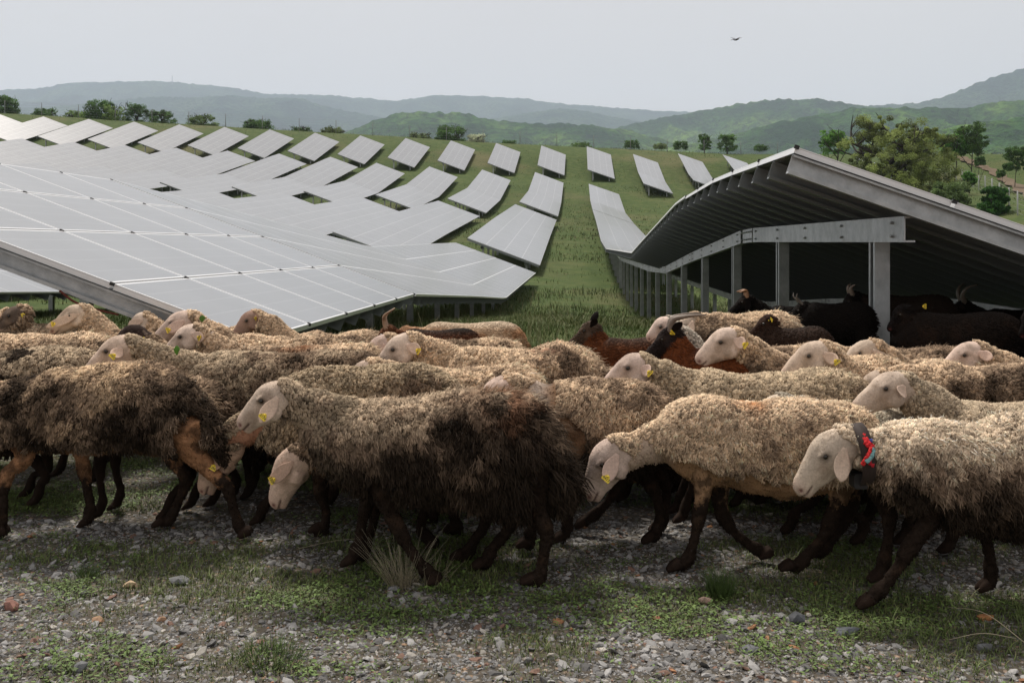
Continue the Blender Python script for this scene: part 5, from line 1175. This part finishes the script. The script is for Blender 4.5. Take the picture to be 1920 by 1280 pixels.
for i, a in enumerate([
    (4, 222, 178, 30, 190, 2600, 'dark tree cut by the left edge of the picture', DG), (84, 226, 204, 24, 190, 1500, 'low spiky bush right of the tree at the left edge', DG),
    (146, 236, 208, 26, 192, 1700, 'light green round bush left of the tallest ridge tree', LG_), (188, 236, 187, 30, 188, 3000, 'tallest dark tree on the left ridge', DG), (212, 238, 198, 24, 186, 1800, 'pale green tree leaning on the tallest ridge tree', LG_),
    (258, 240, 195, 25, 190, 2200, 'flat topped tree with layered branches on the left ridge', DG), (304, 243, 207, 28, 190, 2200, 'dark bushy tree right of the layered one', DG), (380, 249, 216, 30, 190, 2200, 'round mid green bush above the fifth panel peak', (.07, .105, .035)),
    (483, 253, 224, 32, 190, 2200, 'wide dark bush standing alone on the ridge', DG), (566, 260, 238, 22, 190, 1000, 'thin upright shrubs on the ridge left of the green hill', (.05, .09, .03)), (624, 262, 239, 26, 190, 1400, 'olive bush below the foot of the green hill', (.075, .10, .035)),
    (788, 270, 250, 24, 190, 1300, 'greyish low bush left of the spiky dark bush', (.08, .105, .045)), (845, 272, 235, 30, 188, 2600, 'spiky dark bush with upright shoots in mid ridge', DG), (893, 273, 252, 20, 187, 1300, 'whitish flowering bush beside the spiky dark bush', (.26, .28, .20)),
    (955, 275, 264, 16, 190, 500, 'tiny bush above the grass lane', DG), (1090, 276, 268, 22, 192, 500, 'flat weeds on the crest right above the lane', (.06, .10, .03)), (1184, 278, 262, 15, 190, 800, 'small round bush right of the lane crest', (.05, .09, .03)), (1238, 279, 270, 14, 190, 500, 'pale low scrub between two small bushes', (.09, .12, .05)),
    (1277, 280, 265, 16, 190, 800, 'small dark bush left of the slender ridge tree', DG), (1321, 281, 251, 13, 188, 1300, 'slender young tree on the ridge', (.05, .095, .025)), (1364, 282, 250, 20, 188, 1500, 'rounded young tree next to the slender one', (.055, .10, .03)),
    (1426, 283, 272, 16, 190, 500, 'low bush just left of the shelter roof corner', DG), (1562, 288, 236, 28, 160, 2600, 'bright green tree left of the big bare limbed tree', (.06, .125, .025)),
    (1822, 290, 220, 30, 150, 3600, 'tall rounded tree on the right hand grass ridge', (.045, .085, .022)), (1786, 292, 245, 26, 150, 2400, 'lower bright tree leaning on the tall rounded tree', (.05, .11, .025)), (1903, 318, 268, 22, 140, 2400, 'dark tree cut by the right edge above the track', DG),
    (1865, 404, 342, 28, 90, 3600, 'dense dark green bush by the fence behind the panel roof', (.028, .075, .016)), (1838, 310, 291, 11, 140, 500, 'thin shrub beside the dirt track', (.05, .09, .03)), (1877, 332, 317, 9, 128, 350, 'tiny shrub below the dirt track', (.05, .09, .03)), (1818, 346, 318, 14, 120, 900, 'fresh green shrub behind the fence posts', (.06, .13, .03))]):
    tree(*a[:6], a[6], col=a[7], seed=20 + i, name='bush' if ('bush' in a[6] or 'shrub' in a[6] or 'weeds' in a[6] or 'scrub' in a[6]) and not a[6].startswith('dark bushy') else 'tree', cat='bush' if ('bush ' in a[6] + ' ' or 'shrub' in a[6] or 'weeds' in a[6] or 'scrub' in a[6]) else 'tree', trunk=a[2] < 255 or i > 21)
tree(1690, 372, 203, 118, 118, 110000, 'large spreading tree with bare limbs and thin olive leaves behind the panel roof', col=(.14, .17, .055), col2=(.115, .14, .05), name='big_tree', seed=77, sparse=1, leaf=.085, group='')
tree(1780, 415, 330, 44, 100, 5000, 'soft light green bush at the foot of the big tree', col=(.075, .11, .04), seed=79, name='bush', cat='bush')
# ------------------------------------------------------------------ fences
def fence(pts, h, label, posts_name='post', r=.045, colr=(.42, .43, .42)):
    P = [np.array(p) for p in pts]; b = P[0]; root = empty('wire_fence', b, label, 'fence'); pb = MB(); pb.tube([(0, 0, -.2), (0, 0, h)], r, seg=7, c=colr); o = pb.build('post', M['stone']); me = o.data; bpy.data.objects.remove(o)
    for p in P:
        o = bpy.data.objects.new(posts_name, me); COL.objects.link(o); o.parent = root; o.location = Vector(p - b)
    wb = MB()
    for k in (.12, .3, .5, .7, .88, .98):
        for a, c in zip(P[:-1], P[1:]): wb.tube([a - b + [0, 0, h * k], c - b + [0, 0, h * k]], .007, seg=4, c=(.3, .31, .31))
    wb.build('wires', M['stone'], root)
fp = []
for px in range(-60, 1470, 69):
    Y = 183.5; X = (px - 960) / F * Y; fp.append((X, Y, gz1(X, Y)))
fence(fp, 2.3, 'long wire fence on thin posts along the ridge behind the panels', r=.06, colr=(.25, .26, .25))
fp = [hit(*p) for p in [(1772, 332), (1783, 336), (1793, 339), (1804, 342), (1814, 347), (1824, 352), (1835, 358), (1847, 364), (1860, 373), (1874, 384), (1892, 396), (1908, 404), (1928, 414)]]
fence(fp, 2.1, 'pale fence posts running down the slope at the right', r=.06, colr=(.45, .46, .46))
# ------------------------------------------------------------------ insect in the air
ib = at(1380, 75, 1.9); root = empty('insect', ib, 'small dark flying insect with spread wings high in the sky', 'insect')
mb = MB(); mb.tube([(.0035, 0, .0012), (.001, 0, 0), (-.002, 0, -.0008), (-.0042, 0, .0002), (-.0052, 0, .0012)], [.0012, .0015, .0009, .0011, .0004], seg=8, c=(.02, .018, .015)); mb.tube([(.0032, 0, .001), (.0052, 0, .0018)], [.0014, .0010], seg=8, c=(.02, .018, .015)); mb.build('body', M['hair'], root)
wm = mat('insect_wing', (.30, .30, .30), .3); wm.node_tree.nodes['Principled BSDF'].inputs['Alpha'].default_value = .45
for s_, dx, dz in ((1, .009, .004), (1, -.010, .0035), (-1, .011, .002), (-1, -.013, -.003)):
    V = []; 
    for t_ in np.linspace(0, 1, 7):
        w_ = .0016 * math.sin(PI * (t_ * .85 + .12)); c = np.array([dx * t_, s_ * .004 * t_, dz * t_ + .0015]); V += [c + [0, -w_, w_ * .5], c + [0, w_, -w_ * .5]]
    mesh_np('wing', V, [[(2 * i, 2 * i + 1, 2 * i + 3, 2 * i + 2) for i in range(6)]], wm, root)
HAZE = True

# ================================================================== CAMERA, LIGHT, AIR
cam = bpy.data.cameras.new('camera'); co = bpy.data.objects.new('camera', cam); COL.objects.link(co)
co.location = (0, 0, H); co.rotation_euler = (PI / 2, 0, 0)
cam.lens = F / 1920 * 36; cam.sensor_width = 36; cam.shift_y = -(640 - VH) / 1920
cam.clip_start = .05; cam.clip_end = 40000
scene.camera = co
SUN_EL, SUN_AZ = math.radians(58), math.radians(-22)          # high, behind the herd, a little left
w = bpy.data.worlds.new('World'); scene.world = w; w.use_nodes = True; t = NT(w); bg = w.node_tree.nodes['Background']
sky = t.n('ShaderNodeTexSky', sky_type='NISHITA'); sky.sun_disc = False; sky.sun_elevation = SUN_EL; sky.sun_rotation = SUN_AZ
sky.air_density = 1.0; sky.dust_density = 3.0
cloud = t.noise(t.n('ShaderNodeTexCoord').outputs['Generated'], 1.1, 3, .5)
over = t.ramp(cloud, [(.3, (.645, .605, .59)), (.7, (.71, .68, .66))])
sc_ = t.n('ShaderNodeVectorMath', operation='SCALE'); t.l(over, sc_.inputs[0]); sc_.inputs['Scale'].default_value = 10.4
t.l(t.mix(.95, sky.outputs[0], sc_.outputs[0]), bg.inputs['Color']); bg.inputs['Strength'].default_value = .1
s = bpy.data.lights.new('sun', 'SUN'); so = bpy.data.objects.new('sun', s); COL.objects.link(so)
s.energy = 4.3; s.angle = math.radians(12); s.color = (1, .925, .83)
d = Vector((math.sin(SUN_AZ) * math.cos(SUN_EL), math.cos(SUN_AZ) * math.cos(SUN_EL), math.sin(SUN_EL)))
so.rotation_euler = d.to_track_quat('Z', 'Y').to_euler(); so.location = (0, 0, 50)
if HAZE:
    mb = MB(); mb.box((-9800, -80, -90), (9800, 11600, 1700))
    m = bpy.data.materials.new('haze'); m.use_nodes = True; t = NT(m); m.node_tree.nodes.remove(t.b)
    v = t.n('ShaderNodeVolumePrincipled'); v.inputs['Color'].default_value = (.72, .83, 1.0, 1); v.inputs['Density'].default_value = 8.5e-5
    v.inputs['Anisotropy'].default_value = .2
    t.l(v.outputs[0], m.node_tree.nodes['Material Output'].inputs['Volume'])
    tag(mb.build('haze', m, smooth=False), kind='stuff')
scene.view_settings.view_transform = 'Standard'; scene.view_settings.look = 'None'
scene.view_settings.exposure = .03; scene.view_settings.gamma = 1; scene.view_settings.use_curve_mapping = False
scene.cycles.max_bounces = 6; scene.cycles.diffuse_bounces = 3; scene.cycles.glossy_bounces = 3; scene.cycles.volume_bounces = 2
scene.cycles.transparent_max_bounces = 6; scene.cycles.use_denoising = True; scene.cycles.use_adaptive_sampling = True
